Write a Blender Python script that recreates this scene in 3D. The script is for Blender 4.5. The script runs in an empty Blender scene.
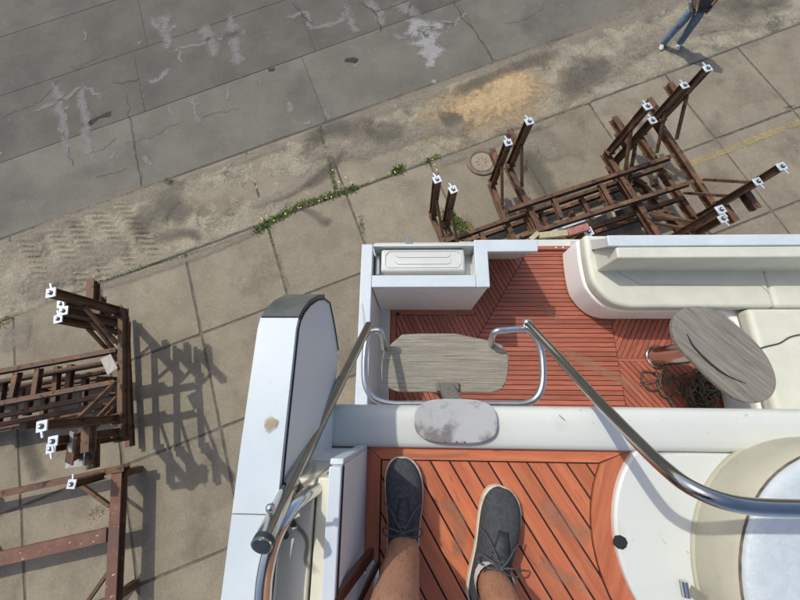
import bpy, bmesh, math, random
from mathutils import Vector, Matrix, noise
R = random.Random(7)
# ------------------------------------------------------------------ camera, sky, sun
F, NX, NY, CAMH = 325.0, 411.0, 390.0, 4.8          # focal length in photo pixels, nadir point, height above ground
_d = Vector(((NX-400)/F, (300-NY)/F, -1)).normalized()
_up = -_d
_y = Vector((0, 1, 0)); _y -= _up*_y.dot(_up); _y.normalize()
_x = _y.cross(_up)
M3 = Matrix((_x, _y, _up))                            # camera -> world
sc = bpy.context.scene
cam = bpy.data.cameras.new('camera'); camo = bpy.data.objects.new('camera', cam)
sc.collection.objects.link(camo); sc.camera = camo
cam.sensor_width = 36; cam.lens = 36*F/800; cam.clip_start = 0.02; cam.clip_end = 500
LIFT = 2.0; GS = (CAMH+LIFT)/CAMH                     # boat stands 2 m higher than drafted; the yard below is drafted at 1/GS size
camo.matrix_world = Matrix.Translation((0, 0, CAMH+LIFT)) @ M3.to_4x4()
SUN = Vector((-.55, .47, 1)).normalized()
w = bpy.data.worlds.new('World'); sc.world = w; w.use_nodes = True
nt = w.node_tree; sky = nt.nodes.new('ShaderNodeTexSky'); sky.sky_type = 'NISHITA'; sky.sun_disc = False; sky.air_density = .8; sky.dust_density = 2.5; sky.ozone_density = .7
sky.sun_elevation = math.asin(SUN.z); sky.sun_rotation = math.atan2(SUN.x, SUN.y)
nt.nodes['Background'].inputs['Strength'].default_value = 0.15
nt.links.new(sky.outputs[0], nt.nodes['Background'].inputs[0])
sl = bpy.data.lights.new('sun', 'SUN'); sl.energy = 2.3; sl.angle = math.radians(.9); sl.color = (1, .975, .85)
so = bpy.data.objects.new('sun', sl); sc.collection.objects.link(so)
so.rotation_euler = SUN.to_track_quat('Z', 'Y').to_euler(); so.location = SUN*20
sc.view_settings.view_transform = 'Standard'; sc.view_settings.look = 'None'
sc.view_settings.exposure = 0.16; sc.view_settings.gamma = 1

def D1(px, py):
    v = M3 @ Vector(((px-400)/F, (300-py)/F, -1)); return v/(-v.z)
def P(px, py, z):                                     # world point at height z seen at a photo pixel
    v = D1(px, py); return Vector((0, 0, CAMH)) + v*(CAMH-z)
def PXc(px, py, X):                                   # world point on the plane x = X
    v = D1(px, py); return Vector((0, 0, CAMH)) + v*(X/v.x)

# ------------------------------------------------------------------ materials
def mat(name, c1, c2=None, scale=8, rough=.6, bump=0., bscale=None, metal=0., stretch=None, c3=None, s3=2., t3=(.5, .62), spec=.5, detail=6, coat=0., rv=.0, coord='Object', c4=None, s4=30, t4=(.6,.66), dist=.003, pieces=0., grain=0.):
    m = bpy.data.materials.new(name); m.use_nodes = True; n = m.node_tree; b = n.nodes['Principled BSDF']; L = n.links.new
    tc = n.nodes.new('ShaderNodeTexCoord'); mp = n.nodes.new('ShaderNodeMapping'); L(tc.outputs[coord], mp.inputs[0]); mp.vector_type = 'POINT'
    if stretch: mp.inputs['Scale'].default_value = stretch[:3]; mp.inputs['Rotation'].default_value = (0, 0, stretch[3] if len(stretch) > 3 else 0)
    if stretch and len(stretch) > 3:
        mp.inputs['Scale'].default_value = (1, 1, 1)
        mp2 = n.nodes.new('ShaderNodeMapping'); mp2.inputs['Scale'].default_value = stretch[:3]; L(mp.outputs[0], mp2.inputs[0]); mp = mp2
    def nz(s, det=detail, src=mp):
        t = n.nodes.new('ShaderNodeTexNoise'); t.inputs['Scale'].default_value = s; t.inputs['Detail'].default_value = det; t.inputs['Roughness'].default_value = .62
        L(src.outputs[0], t.inputs['Vector']); return t
    def mix(fac, a, bcol):
        x = n.nodes.new('ShaderNodeMix'); x.data_type = 'RGBA'; L(fac, x.inputs[0])
        if isinstance(a, tuple): x.inputs[6].default_value = (*a, 1)
        else: L(a, x.inputs[6])
        x.inputs[7].default_value = (*bcol, 1); return x.outputs[2]
    def ramp(src, a, bb):
        r = n.nodes.new('ShaderNodeMapRange'); r.interpolation_type = 'SMOOTHSTEP'; r.inputs[1].default_value = a; r.inputs[2].default_value = bb; L(src, r.inputs[0]); return r.outputs[0]
    col = c1; base = nz(scale)
    if c2: col = mix(ramp(base.outputs[0], .33, .67), c1, c2)
    if c3: col = mix(ramp(nz(s3, 5, tc if False else mp).outputs[0], *t3), col, c3)
    if c4: col = mix(ramp(nz(s4, 3).outputs[0], *t4), col, c4)
    if grain:
        g1 = nz(26, 10); g1.inputs['Roughness'].default_value = .85
        mr = n.nodes.new('ShaderNodeMapRange'); L(g1.outputs[0], mr.inputs[0]); mr.inputs[1].default_value = .3; mr.inputs[2].default_value = .7; mr.inputs[3].default_value = 1-grain; mr.inputs[4].default_value = 1+grain
        h = n.nodes.new('ShaderNodeHueSaturation'); L(mr.outputs[0], h.inputs['Value'])
        if isinstance(col, tuple): h.inputs['Color'].default_value = (*col, 1)
        else: L(col, h.inputs['Color'])
        col = h.outputs[0]
    if pieces:
        oi = n.nodes.new('ShaderNodeObjectInfo'); h = n.nodes.new('ShaderNodeHueSaturation')
        mr = n.nodes.new('ShaderNodeMapRange'); L(oi.outputs['Random'], mr.inputs[0]); mr.inputs[3].default_value = 1-pieces; mr.inputs[4].default_value = 1+pieces
        L(mr.outputs[0], h.inputs['Value'])
        if isinstance(col, tuple): h.inputs['Color'].default_value = (*col, 1)
        else: L(col, h.inputs['Color'])
        col = h.outputs[0]
    if isinstance(col, tuple): b.inputs['Base Color'].default_value = (*col, 1)
    else: L(col, b.inputs['Base Color'])
    b.inputs['Metallic'].default_value = metal; b.inputs['Roughness'].default_value = rough; b.inputs['Specular IOR Level'].default_value = spec
    b.inputs['Coat Weight'].default_value = coat
    if rv:
        mr = n.nodes.new('ShaderNodeMapRange'); L(base.outputs[0], mr.inputs[0]); mr.inputs[1].default_value = .3; mr.inputs[2].default_value = .7
        mr.inputs[3].default_value = max(0, rough-rv); mr.inputs[4].default_value = rough+rv; L(mr.outputs[0], b.inputs['Roughness'])
    if bump:
        bp = n.nodes.new('ShaderNodeBump'); bp.inputs['Strength'].default_value = bump; bp.inputs['Distance'].default_value = dist
        L(nz(bscale or scale*3).outputs[0], bp.inputs['Height']); L(bp.outputs[0], b.inputs['Normal'])
    return m
M = {}
M['slab'] = mat('pale_concrete', (.206, .175, .128), (.262, .225, .165), 1.7, .92, .9, 60, c3=(.162, .132, .098), s3=1.3, t3=(.5, .72), c4=(.32, .28, .225), s4=30, t4=(.6, .74), grain=.22, pieces=.08, dist=.006)
M['road'] = mat('grey_road_concrete', (.127, .117, .095), (.160, .149, .122), 1.2, .92, .7, 70, c3=(.095, .091, .080), s3=.5, t3=(.48, .7), c4=(.19, .18, .165), s4=9, t4=(.62, .82), grain=.24, pieces=.05, dist=.005)
M['dirt'] = mat('gravelly_dirt', (.225, .198, .143), (.33, .29, .212), 2.6, .95, 1, 30, c3=(.125, .114, .085), s3=2.2, t3=(.5, .68), c4=(.42, .38, .32), s4=38, t4=(.58, .68), dist=.025, grain=.42)
M['road2'] = mat('vignetted_road_concrete', (.088, .082, .067), (.117, .110, .090), 1.2, .92, .7, 70, c3=(.072, .069, .061), s3=.5, t3=(.48, .7), c4=(.15, .145, .13), s4=9, t4=(.62, .82), grain=.24, pieces=.05)  # copy of the road darkened: vignette over far rows painted into the colour
M['roadbase'] = mat('road_joint_filler', (.075, .07, .06), (.10, .094, .082), 9, .95, .6, 60)
M['dirt2'] = mat('joint_soil', (.10, .088, .068), (.16, .14, .11), 9, .95, .8, 60)
M['ground'] = mat('dark_soil', (.075, .066, .052), (.12, .105, .085), 9, .95, 1, 30, c4=(.2, .18, .15), s4=60, dist=.01)
M['sand'] = mat('orange_sand', (.50, .33, .17), (.62, .44, .25), 5, .95, 1, 40, c3=(.38, .25, .13), s3=3, dist=.012)
M['rust'] = mat('brown_rusty_steel', (.095, .051, .030), (.155, .080, .043), 6, .65, .6, 60, c3=(.23, .11, .055), s3=3, t3=(.55, .7), c4=(.035, .018, .014), s4=11, t4=(.55, .66), rv=.15, spec=.4)
M['rust2'] = mat('reddish_rusty_steel', (.13, .060, .038), (.20, .095, .06), 5, .7, .5, 50, c3=(.12, .06, .045), s3=2, t3=(.5, .65), c4=(.5, .42, .36), s4=25, t4=(.66, .7))
M['galv'] = mat('galvanised_steel', (.62, .66, .70), (.74, .78, .80), 20, .45, .1, 60, metal=.35)
M['bolt'] = mat('dark_bolt_steel', (.05, .07, .09), (.1, .12, .13), 30, .4, metal=.6)
M['gel'] = mat('white_gelcoat', (.57, .59, .56), (.62, .64, .61), 3, .38, .08, 200, c3=(.50, .505, .465), s3=7, t3=(.55, .8), c4=(.42,.39,.33), s4=45, t4=(.68,.76), rv=.1)
M['cap'] = mat('bluish_white_gelcoat', (.51, .575, .62), (.565, .625, .665), 6, .5, .12, 260, c3=(.52, .575, .62), s3=60, t3=(.5, .8), c4=(.35,.36,.36), s4=80, t4=(.72,.76), rv=.1)
M['grey'] = mat('pale_grey_panel', (.79, .79, .775), (.83, .83, .81), 4, .38, .05, 100, c4=(.45,.43,.4), s4=45, t4=(.72,.77))
M['cream'] = mat('cream_gelcoat', (.60, .585, .47), (.67, .65, .54), 4, .5, .2, 90, c3=(.45, .41, .30), s3=9, t3=(.6, .75))
M['vinyl'] = mat('cream_vinyl', (.55, .56, .485), (.61, .615, .54), 5, .5, .5, 14, c3=(.55, .54, .46), s3=4, t3=(.55, .8), spec=.4, dist=.006)
M['beige'] = mat('beige_vinyl', (.40, .385, .30), (.46, .445, .355), 6, .55, .4, 20, c4=(.3,.27,.2), s4=30, t4=(.68,.74))
M['seat'] = mat('pale_blue_vinyl', (.46, .52, .56), (.52, .57, .61), 40, .42, .5, 120, spec=.5)
M['teakx'] = mat('red_teak_boards', (.42, .098, .042), (.53, .15, .065), 3.5, .5, .25, 60, stretch=(1.5, 14, 14, 0), c3=(.36, .075, .035), s3=7, t3=(.5, .7), pieces=.14, rv=.08)
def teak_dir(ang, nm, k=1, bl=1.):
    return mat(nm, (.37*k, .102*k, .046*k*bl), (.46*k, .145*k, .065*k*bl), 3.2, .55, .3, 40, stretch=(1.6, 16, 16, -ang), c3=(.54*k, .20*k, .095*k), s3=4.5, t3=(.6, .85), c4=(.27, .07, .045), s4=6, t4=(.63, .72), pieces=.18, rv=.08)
M['caulk'] = mat('black_caulk', (.02, .014, .016), None, 5, .6)
M['seam'] = mat('dark_seam', (.07, .05, .045), (.2, .16, .12), 20, .8)
M['chrome'] = mat('polished_steel', (.62, .61, .59), (.70, .69, .67), 8, .13, metal=1., rv=.04)
M['chromed'] = mat('polished_steel_dark_reflection', (.42, .418, .405), (.50, .498, .485), 8, .13, metal=1., rv=.04)  # darker copy of the polished steel; reflected dark surroundings put into its colour
M['chrome2'] = mat('satin_steel', (.60, .60, .61), (.68, .68, .68), 8, .28, metal=1., rv=.06)
M['grwood'] = mat('weathered_grey_wood', (.27, .245, .20), (.40, .37, .31), 3.4, .85, .8, 26, stretch=(1.5, 62, 20, 0), c3=(.16, .14, .11), s3=3.8, t3=(.52, .72), c4=(.48, .44, .38), s4=2.6, t4=(.6, .75), dist=.004)
M['grwood2'] = mat('weathered_dark_grey_wood', (.165, .152, .134), (.275, .255, .225), 3, .85, .8, 22, stretch=(1.4, 56, 20, .80), c3=(.125, .11, .095), s3=3.2, t3=(.52, .68), c4=(.38, .35, .31), s4=3, t4=(.6, .75), dist=.004)
M['pad'] = mat('stained_step_painted_reflections', (.40, .41, .41), (.46, .47, .47), 4, .16, .1, 60, c3=(.20, .18, .175), s3=5.5, t3=(.5, .6), c4=(.36,.28,.2), s4=40, t4=(.7,.74), spec=.6)  # dark blotches are reflections painted into the colour, brown specks are stains
M['dark'] = mat('glossy_end_painted_reflection', (.07, .076, .076), (.12, .128, .128), 12, .3)  # dark ground mirrored in the fin end, put into the base colour
M['mahog'] = mat('dark_mahogany', (.055, .018, .014), (.09, .03, .02), 6, .25, stretch=(10, 2, 2))
M['rubber'] = mat('black_rubber', (.02, .02, .022), None, 5, .6)
M['rope'] = mat('grey_green_rope', (.04, .036, .028), (.10, .088, .062), 30, .9, .6, 200)
M['yellow'] = mat('faded_yellow_wood', (.36, .31, .17), (.46, .41, .27), 12, .8, .4, 40)
M['redp'] = mat('faded_red_paint', (.30, .10, .08), (.38, .17, .14), 12, .7)
M['plate'] = mat('scuffed_grey_plate', (.33, .30, .27), (.45, .42, .38), 15, .7)
M['lidm'] = mat('dusty_concrete_lid', (.27, .22, .16), (.33, .27, .20), 9, .9, .9, 50, c4=(.2,.16,.12), s4=24)
M['cover'] = mat('rusty_iron_cover', (.14, .115, .088), (.21, .175, .13), 9, .85, .9, 70, c4=(.13,.10,.08), s4=30)
M['grass'] = mat('green_weeds', (.085, .125, .03), (.17, .215, .06), 14, .8, c3=(.25, .22, .11), s3=9, t3=(.56, .64))
M['dry'] = mat('dry_grass', (.35, .29, .16), (.45, .38, .22), 12, .8)
M['dand'] = mat('yellow_petals', (.8, .62, .03), None, 5, .6)
M['peb'] = mat('pale_pebbles', (.30, .27, .23), (.52, .49, .44), 12, .9)
M['skin'] = mat('tanned_skin', (.37, .18, .11), (.44, .235, .15), 14, .5, .35, 140, c4=(.34, .175, .115), s4=85, t4=(.6, .7), spec=.4, dist=.0015)
M['hair'] = mat('brown_hair', (.05, .03, .02), (.09, .06, .04), 40, .6)
M['shoe'] = mat('charcoal_knit', (.034, .038, .043), (.056, .061, .068), 120, .85, .8, 420, dist=.001)
M['shoe2'] = mat('dark_shoe_overlay', (.018, .021, .026), (.03, .034, .04), 60, .6, .3, 200)
M['lace'] = mat('dark_lace', (.05, .054, .06), (.085, .09, .10), 200, .85, .5, 600)
M['sole'] = mat('dirty_cream_rubber', (.52, .46, .36), (.62, .57, .47), 25, .75, .3, 100, c3=(.38, .33, .26), s3=18, t3=(.55, .7))
M['sock'] = mat('white_sock', (.75, .75, .75), None, 60, .9, .5, 300)
M['jeans'] = mat('blue_jeans', (.09, .14, .20), (.17, .225, .30), 9, .85, 1., 9, dist=.03, c3=(.30, .37, .44), s3=5, t3=(.55, .72))
M['shirt'] = mat('dark_grey_shirt', (.045, .05, .045), (.07, .075, .07), 20, .9)
M['shorts'] = mat('navy_shorts', (.03, .04, .07), (.05, .06, .09), 20, .9)
M['wsh'] = mat('pale_canvas_shoe', (.5, .5, .47), (.62, .62, .6), 20, .8)
def smear_mat(name, col, thr=.5, sc_=9, op=.9, wide=0.):
    m = bpy.data.materials.new(name); m.use_nodes = True; n = m.node_tree; b = n.nodes['Principled BSDF']; L = n.links.new
    b.inputs['Base Color'].default_value = (*col, 1); b.inputs['Roughness'].default_value = .95
    at = n.nodes.new('ShaderNodeAttribute'); at.attribute_name = 'fade'
    t0 = n.nodes.new('ShaderNodeTexCoord'); n0 = n.nodes.new('ShaderNodeTexNoise'); n0.inputs['Scale'].default_value = 24; n0.inputs['Detail'].default_value = 9; n0.inputs['Roughness'].default_value = .8; L(t0.outputs['Object'], n0.inputs['Vector'])
    m0 = n.nodes.new('ShaderNodeMapRange'); L(n0.outputs[0], m0.inputs[0]); m0.inputs[1].default_value = .3; m0.inputs[2].default_value = .7; m0.inputs[3].default_value = .66; m0.inputs[4].default_value = 1.34
    h0 = n.nodes.new('ShaderNodeHueSaturation'); h0.inputs['Color'].default_value = (*col, 1); L(m0.outputs[0], h0.inputs['Value']); L(h0.outputs[0], b.inputs['Base Color'])
    b0 = n.nodes.new('ShaderNodeBump'); b0.inputs['Strength'].default_value = .6; b0.inputs['Distance'].default_value = .012; L(n0.outputs[0], b0.inputs['Height']); L(b0.outputs[0], b.inputs['Normal'])
    tc = n.nodes.new('ShaderNodeTexCoord'); nz = n.nodes.new('ShaderNodeTexNoise'); nz.inputs['Scale'].default_value = sc_; nz.inputs['Detail'].default_value = 8; nz.inputs['Roughness'].default_value = .7
    L(tc.outputs['Object'], nz.inputs['Vector'])
    a = n.nodes.new('ShaderNodeMath'); a.operation = 'MULTIPLY_ADD'; L(at.outputs['Fac'], a.inputs[0]); a.inputs[1].default_value = .5; L(nz.outputs[0], a.inputs[2])
    r = n.nodes.new('ShaderNodeMapRange'); r.inputs[1].default_value = thr+.18-wide; r.inputs[2].default_value = thr+.42+wide; r.inputs[4].default_value = op; L(a.outputs[0], r.inputs[0])
    L(r.outputs[0], b.inputs['Alpha']); return m
M['mortar'] = smear_mat('pale_mortar_smear', (.27, .26, .245), .47, 16, .62, .07)
M['mortarw'] = smear_mat('white_mortar_smear', (.34, .33, .315), .42, 12, .8, .03)
M['crack'] = smear_mat('dark_crack', (.06, .055, .048), .45, 4, .52)
M['tar'] = smear_mat('dark_oil_stain', (.04, .04, .04), .36, 10, .8)
M['softdark'] = smear_mat('soft_dark_patches', (.11, .10, .083), .46, 2.2, .5, .14)  # soft-edged darker patches, broken up by noise
M['sandm'] = smear_mat('spilled_orange_sand', (.44, .315, .175), .38, 7, .95, .08)
M['paint'] = smear_mat('worn_yellow_paint', (.48, .37, .14), .44, 9, .55)
M['dust'] = smear_mat('blown_pale_dust', (.265, .23, .18), .46, 13, .75, .14)
M['grime'] = smear_mat('brown_grime', (.30, .26, .19), .50, 30, .28, .1)
M['scuff'] = smear_mat('pale_scuff', (.42, .24, .16), .44, 25, .4, .14)
M['lichen'] = smear_mat('brown_lichen', (.45, .36, .22), .48, 40, .8)

# ------------------------------------------------------------------ mesh helpers
def tag(o, label=None, cat=None, group=None, kind=None):
    if label: o['label'] = label
    if cat: o['category'] = cat
    if group: o['group'] = group
    if kind: o['kind'] = kind
    return o
def empty(name, loc, label, cat, group=None):
    o = bpy.data.objects.new(name, None); sc.collection.objects.link(o); o.location = loc; o.empty_display_size = .1
    o['wo'] = tuple(loc); return tag(o, label, cat, group)
class MB:
    def __init__(s): s.v = []; s.f = []
    def add(s, vs, fs):
        k = len(s.v); s.v += [Vector(q) for q in vs]; s.f += [[i+k for i in q] for q in fs]; return s
    def hexa(s, b, t):                                 # bottom ring, top ring (CCW from above)
        n = len(b); return s.add(list(b)+list(t), [list(range(n))[::-1], list(range(n, 2*n))] + [[i, (i+1) % n, n+(i+1) % n, n+i] for i in range(n)])
    def prism(s, poly, z0, z1):
        a = sum(poly[i][0]*poly[(i+1) % len(poly)][1]-poly[(i+1) % len(poly)][0]*poly[i][1] for i in range(len(poly)))
        if a < 0: poly = poly[::-1]
        return s.hexa([(p[0], p[1], z0) for p in poly], [(p[0], p[1], z1) for p in poly])
    def box(s, a, b):
        return s.prism([(a[0], a[1]), (b[0], a[1]), (b[0], b[1]), (a[0], b[1])], a[2], b[2])
    def bar(s, p, q, wd, ht, up=(0, 0, 1)):
        p = Vector(p); q = Vector(q); d = (q-p).normalized(); up = Vector(up)
        if abs(d.dot(up)) > .97: up = Vector((0, 1, 0))
        sd = d.cross(up).normalized()*(wd/2); u = sd.cross(d).normalized()*(ht/2)
        c = [-sd-u, sd-u, sd+u, -sd+u]
        return s.add([p+k for k in c]+[q+k for k in c], [[0, 1, 2, 3], [7, 6, 5, 4]]+[[i, i+4, (i+1) % 4+4, (i+1) % 4] for i in range(4)])
    def ibar(s, p, q, wd, ht, up=(0, 0, 1), t=.008, rot=False):
        p = Vector(p); q = Vector(q); d = (q-p).normalized(); upv = Vector(up)
        if abs(d.dot(upv)) > .97: upv = Vector((0, 1, 0))
        sd = d.cross(upv).normalized(); u = sd.cross(d).normalized()
        if rot: sd, u = u, -sd
        s.bar(p+u*(ht/2-t/2), q+u*(ht/2-t/2), wd, t, u); s.bar(p-u*(ht/2-t/2), q-u*(ht/2-t/2), wd, t, u)
        return s.bar(p, q, t*1.2, ht-2*t-.0005, u)
    def tube(s, path, r, n=12, caps=True, closed=False):
        path = [Vector(q) for q in path]; rs = r if isinstance(r, (list, tuple)) else [r]*len(path)
        k = len(s.v); m = len(path); prev = None
        for i, q in enumerate(path):
            a = path[(i-1) % m] if closed or i > 0 else q; b = path[(i+1) % m] if closed or i < m-1 else q
            t = (b-a).normalized()
            if prev is None: u = t.orthogonal().normalized()
            else: u = (prev-t*prev.dot(t)).normalized()
            prev = u; w_ = t.cross(u)
            for j in range(n): s.v.append(q+(u*math.cos(2*math.pi*j/n)+w_*math.sin(2*math.pi*j/n))*rs[i])
        for i in range(m if closed else m-1):
            a = k+i*n; b = k+((i+1) % m)*n
            for j in range(n): s.f.append([a+j, a+(j+1) % n, b+(j+1) % n, b+j])
        if caps and not closed: s.f.append([k+j for j in range(n)][::-1]); s.f.append([k+(m-1)*n+j for j in range(n)])
        return s
    def disc(s, c, r, z0, z1, n=32):
        return s.prism([(c[0]+r*math.cos(2*math.pi*i/n), c[1]+r*math.sin(2*math.pi*i/n)) for i in range(n)], z0, z1)
    def ball(s, c, r, n=10):
        c = Vector(c); path = [c+Vector((0, 0, -r*math.cos(math.pi*i/n))) for i in range(n+1)]
        k = len(s.v)
        for i in range(n+1):
            for j in range(n*2): a = math.pi*j/n; rr = max(1e-5, r*math.sin(math.pi*i/n)); s.v.append(path[i]+Vector((rr*math.cos(a), rr*math.sin(a), 0)))
        for i in range(n):
            for j in range(n*2): s.f.append([k+i*2*n+j, k+i*2*n+(j+1) % (2*n), k+(i+1)*2*n+(j+1) % (2*n), k+(i+1)*2*n+j])
        return s
    def build(s, name, m, parent=None, smooth=False, bevel=0, seg=2, kind=None, label=None, sub=0, ang=35):
        if parent is not None: o0 = Vector(parent['wo'])
        elif s.v: o0 = Vector((sum(v.x for v in s.v)/len(s.v), sum(v.y for v in s.v)/len(s.v), min(v.z for v in s.v)))
        me = bpy.data.meshes.new(name); me.from_pydata([v-o0 for v in s.v], [], s.f); me.validate()
        me.materials.append(m)
        o = bpy.data.objects.new(name, me); sc.collection.objects.link(o)
        if parent is not None: o.parent = parent
        else: o.location = o0
        o['wo'] = tuple(o0)
        if bevel:
            b = o.modifiers.new('b', 'BEVEL'); b.width = bevel; b.segments = seg; b.limit_method = 'ANGLE'; b.angle_limit = math.radians(ang); b.harden_normals = False
        if sub: q = o.modifiers.new('s', 'SUBSURF'); q.levels = sub; q.render_levels = sub
        if smooth or bevel:
            me.shade_smooth()
            if bevel:
                me.set_sharp_from_angle(angle=math.radians(ang)) if not smooth else None
            elif smooth == 'a': me.set_sharp_from_angle(angle=math.radians(40))
        if kind: o['kind'] = kind
        if label: o['label'] = label
        return o
def smooth_path(pts, n=8, closed=False):
    pts = [Vector(p) for p in pts]; out = []; m = len(pts)
    for i in range(m if closed else m-1):
        g = lambda k: pts[k % m] if closed else pts[max(0, min(m-1, k))]
        p0, p1, p2, p3 = g(i-1), g(i), g(i+1), g(i+2)
        for k in range(n):
            t = k/n; out.append(.5*((2*p1)+(p2-p0)*t+(2*p0-5*p1+4*p2-p3)*t*t+(-p0+3*p1-3*p2+p3)*t**3))
    if not closed: out.append(pts[-1])
    return out
def pol(px, z): return [tuple(P(a, b, z)[:2]) for a, b in px]
def clip(poly, nx, ny, c):                            # keep nx*x+ny*y <= c
    out = []
    for i in range(len(poly)):
        a = poly[i]; b = poly[(i+1) % len(poly)]; da = nx*a[0]+ny*a[1]-c; db = nx*b[0]+ny*b[1]-c
        if da <= 0: out.append(a)
        if (da < 0 < db) or (db < 0 < da):
            t = da/(da-db); out.append((a[0]+(b[0]-a[0])*t, a[1]+(b[1]-a[1])*t))
    return out
def area(p): return abs(sum(p[i][0]*p[(i+1) % len(p)][1]-p[(i+1) % len(p)][0]*p[i][1] for i in range(len(p))))/2 if len(p) > 2 else 0
def boards(poly, dirv, pitch, gap, z0, z1, m, parent, off=0., name='plank'):
    d = Vector(dirv).normalized(); nx, ny = -d.y, d.x
    cs = [nx*p[0]+ny*p[1] for p in poly]; k = math.floor((min(cs)-off)/pitch); n = 0
    while k*pitch+off < max(cs):
        a = k*pitch+off+gap/2; b = (k+1)*pitch+off-gap/2
        q = clip(clip(poly, nx, ny, b), -nx, -ny, -a)
        if area(q) > 2e-4: MB().prism(q, z0, z1+R.uniform(-.0004, .0004)).build(name, m, parent); n += 1
        k += 1
    return n

# ------------------------------------------------------------------ ground
PH = math.radians(21); CU, SU = math.cos(PH), math.sin(PH)
def G(u, v, z=0): return Vector((u*CU-v*SU, u*SU+v*CU, z))
def UV(x, y): return (x*CU+y*SU, -x*SU+y*CU)
g = MB(); g.add([(-150, -150, -.035), (150, -150, -.035), (150, 150, -.035), (-150, 150, -.035)], [[0, 1, 2, 3]]).build('ground', M['ground'], kind='structure')
us = [-11.1, -9.7, -8.3, -6.88, -5.47, -4.08, -2.69, -1.29, .12, 1.66, 3.22, 4.78, 6.37, 7.93, 9.5, 11.07, 12.6]
rows = [(3.40, .030), (1.93, .017), (.48, .010), (-1.0, .004), (-2.5, 0), (-4, 0), (-5.5, 0)]
pv = MB(); a = [G(-12, -6), G(13, -6), G(13, 3.9), G(-12, 3.3)]; pv.prism([(q.x, q.y) for q in a], -.03, -.012)
pave = pv.build('concrete_pavement', M['dirt2'], kind='structure')
def rough_quad(c, n=7, amp=.006):
    out = []
    for i in range(4):
        a = Vector(c[i]); b = Vector(c[(i+1) % 4])
        for k in range(n):
            p = a.lerp(b, k/n)
            p3 = Vector((p.x, p.y, 0)); s_ = amp*(noise.noise(p3*2.3)+.6*noise.noise(p3*9)) if k else amp
            q = Vector((b.y-a.y, a.x-b.x)).normalized(); out.append((p.x-q.x*abs(s_), p.y-q.y*abs(s_)))
    return out
def slab(u0, u1, va, vb, m, parent, z, name='slab', gap=.016):
    c = [G(u0+gap, vb(u0)+gap), G(u1-gap, vb(u1)+gap), G(u1-gap, va(u1)-gap), G(u0+gap, va(u0)-gap)]
    c = [(q.x, q.y) for q in c]
    MB().prism(rough_quad(c), -.025, z).build(name, m, parent, bevel=.006, seg=1)
for r in range(len(rows)-1):
    va = lambda u, r=r: rows[r][0]+rows[r][1]*u; vb = lambda u, r=r: rows[r+1][0]+rows[r+1][1]*u
    for i in range(len(us)-1): slab(us[i], us[i+1], va, vb, M['slab'], pave, R.uniform(-.004, .004))
# verge row of buried slabs, dirt over them
rd = MB().prism([tuple(G(u, v)[:2]) for u, v in ((-13, 3.2), (15, 3.5), (15, 16), (-13, 16))], -.034, -.005).build('road', M['roadbase'], kind='structure')
ed = lambda u: 4.93+.035*u
for i in range(len(us)-1):
    slab(us[i], us[i+1], lambda u: ed(u)-.01, lambda u: 3.400+.03*u, M['slab'], rd, R.uniform(-.003, .001), 'buried_slab')
rj = [-13.5, -10, -6.6, -3.18, .25, 3.62, 7.0, 10.4, 13.8]
rv_ = [(4.93, .035), (6.62, .05), (8.25, .05), (9.9, .05), (11.6, .05), (13.4, .05), (15.2, .05)]
for r in range(6):
    vb = lambda u, r=r: rv_[r][0]+rv_[r][1]*u; va = lambda u, r=r: rv_[r+1][0]+rv_[r+1][1]*u
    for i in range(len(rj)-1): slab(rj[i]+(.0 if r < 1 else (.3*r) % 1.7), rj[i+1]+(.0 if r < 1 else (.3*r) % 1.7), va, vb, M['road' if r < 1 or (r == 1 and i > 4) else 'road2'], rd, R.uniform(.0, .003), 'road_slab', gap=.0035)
# dirt verge as displaced sheet
def dirt_h(u, v):
    p = Vector((u, v, 0)); e0 = 3.40+.03*u; e1 = ed(u)
    h = .010*noise.noise(p*1.3+Vector((5, 2, 0)))+.008*noise.noise(p*5)+.005*noise.noise(p*17)
    h += .004
    edge = min((v-e0+.02)/.05, (e1-v)/.18); h += -.03*max(0, 1-max(0, edge))*(1+.6*noise.noise(p*3))
    # bare concrete patch between about u=-1.2..3 (clean old slab showing)
    k = max(0, 1-((u-.3)/1.3)**2)*max(0, 1-((v-3.85)/.45)**2); h -= .024*k
    k = max(0, 1-((u+1.6)/1.)**2)*max(0, 1-((v-4.1)/.35)**2); h -= .012*k
    if u < -3.0 and v < ed(u):                         # tyre tread prints
        s_ = (v*CU+u*SU)                               # along the track
        for uc in (-5.05, -4.55, -4.2, -3.75, -3.35):
            dd = abs(u+.36*(v-4)-uc)
            if dd < .14 and v > 3.5+.03*u: h += .026*(1-(dd/.13)**2)*max(-1, min(1, 2.5*math.sin(v*62+(u*26))))
    return h
d = MB(); nu, nv = 900, 62; u0, u1 = -9.0, 13.0
for j in range(nv+1):
    for i in range(nu+1):
        u = u0+(u1-u0)*(i/nu); e0 = 3.34+.03*u; e1 = ed(u)+.05; v = e0+(e1-e0)*j/nv; q = G(u, v, dirt_h(u, v)); d.v.append(q)
for j in range(nv):
    for i in range(nu): a = j*(nu+1)+i; d.f.append([a, a+1, a+nu+2, a+nu+1])
d.build('dirt_verge', M['dirt'], smooth=True, kind='structure')
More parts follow.
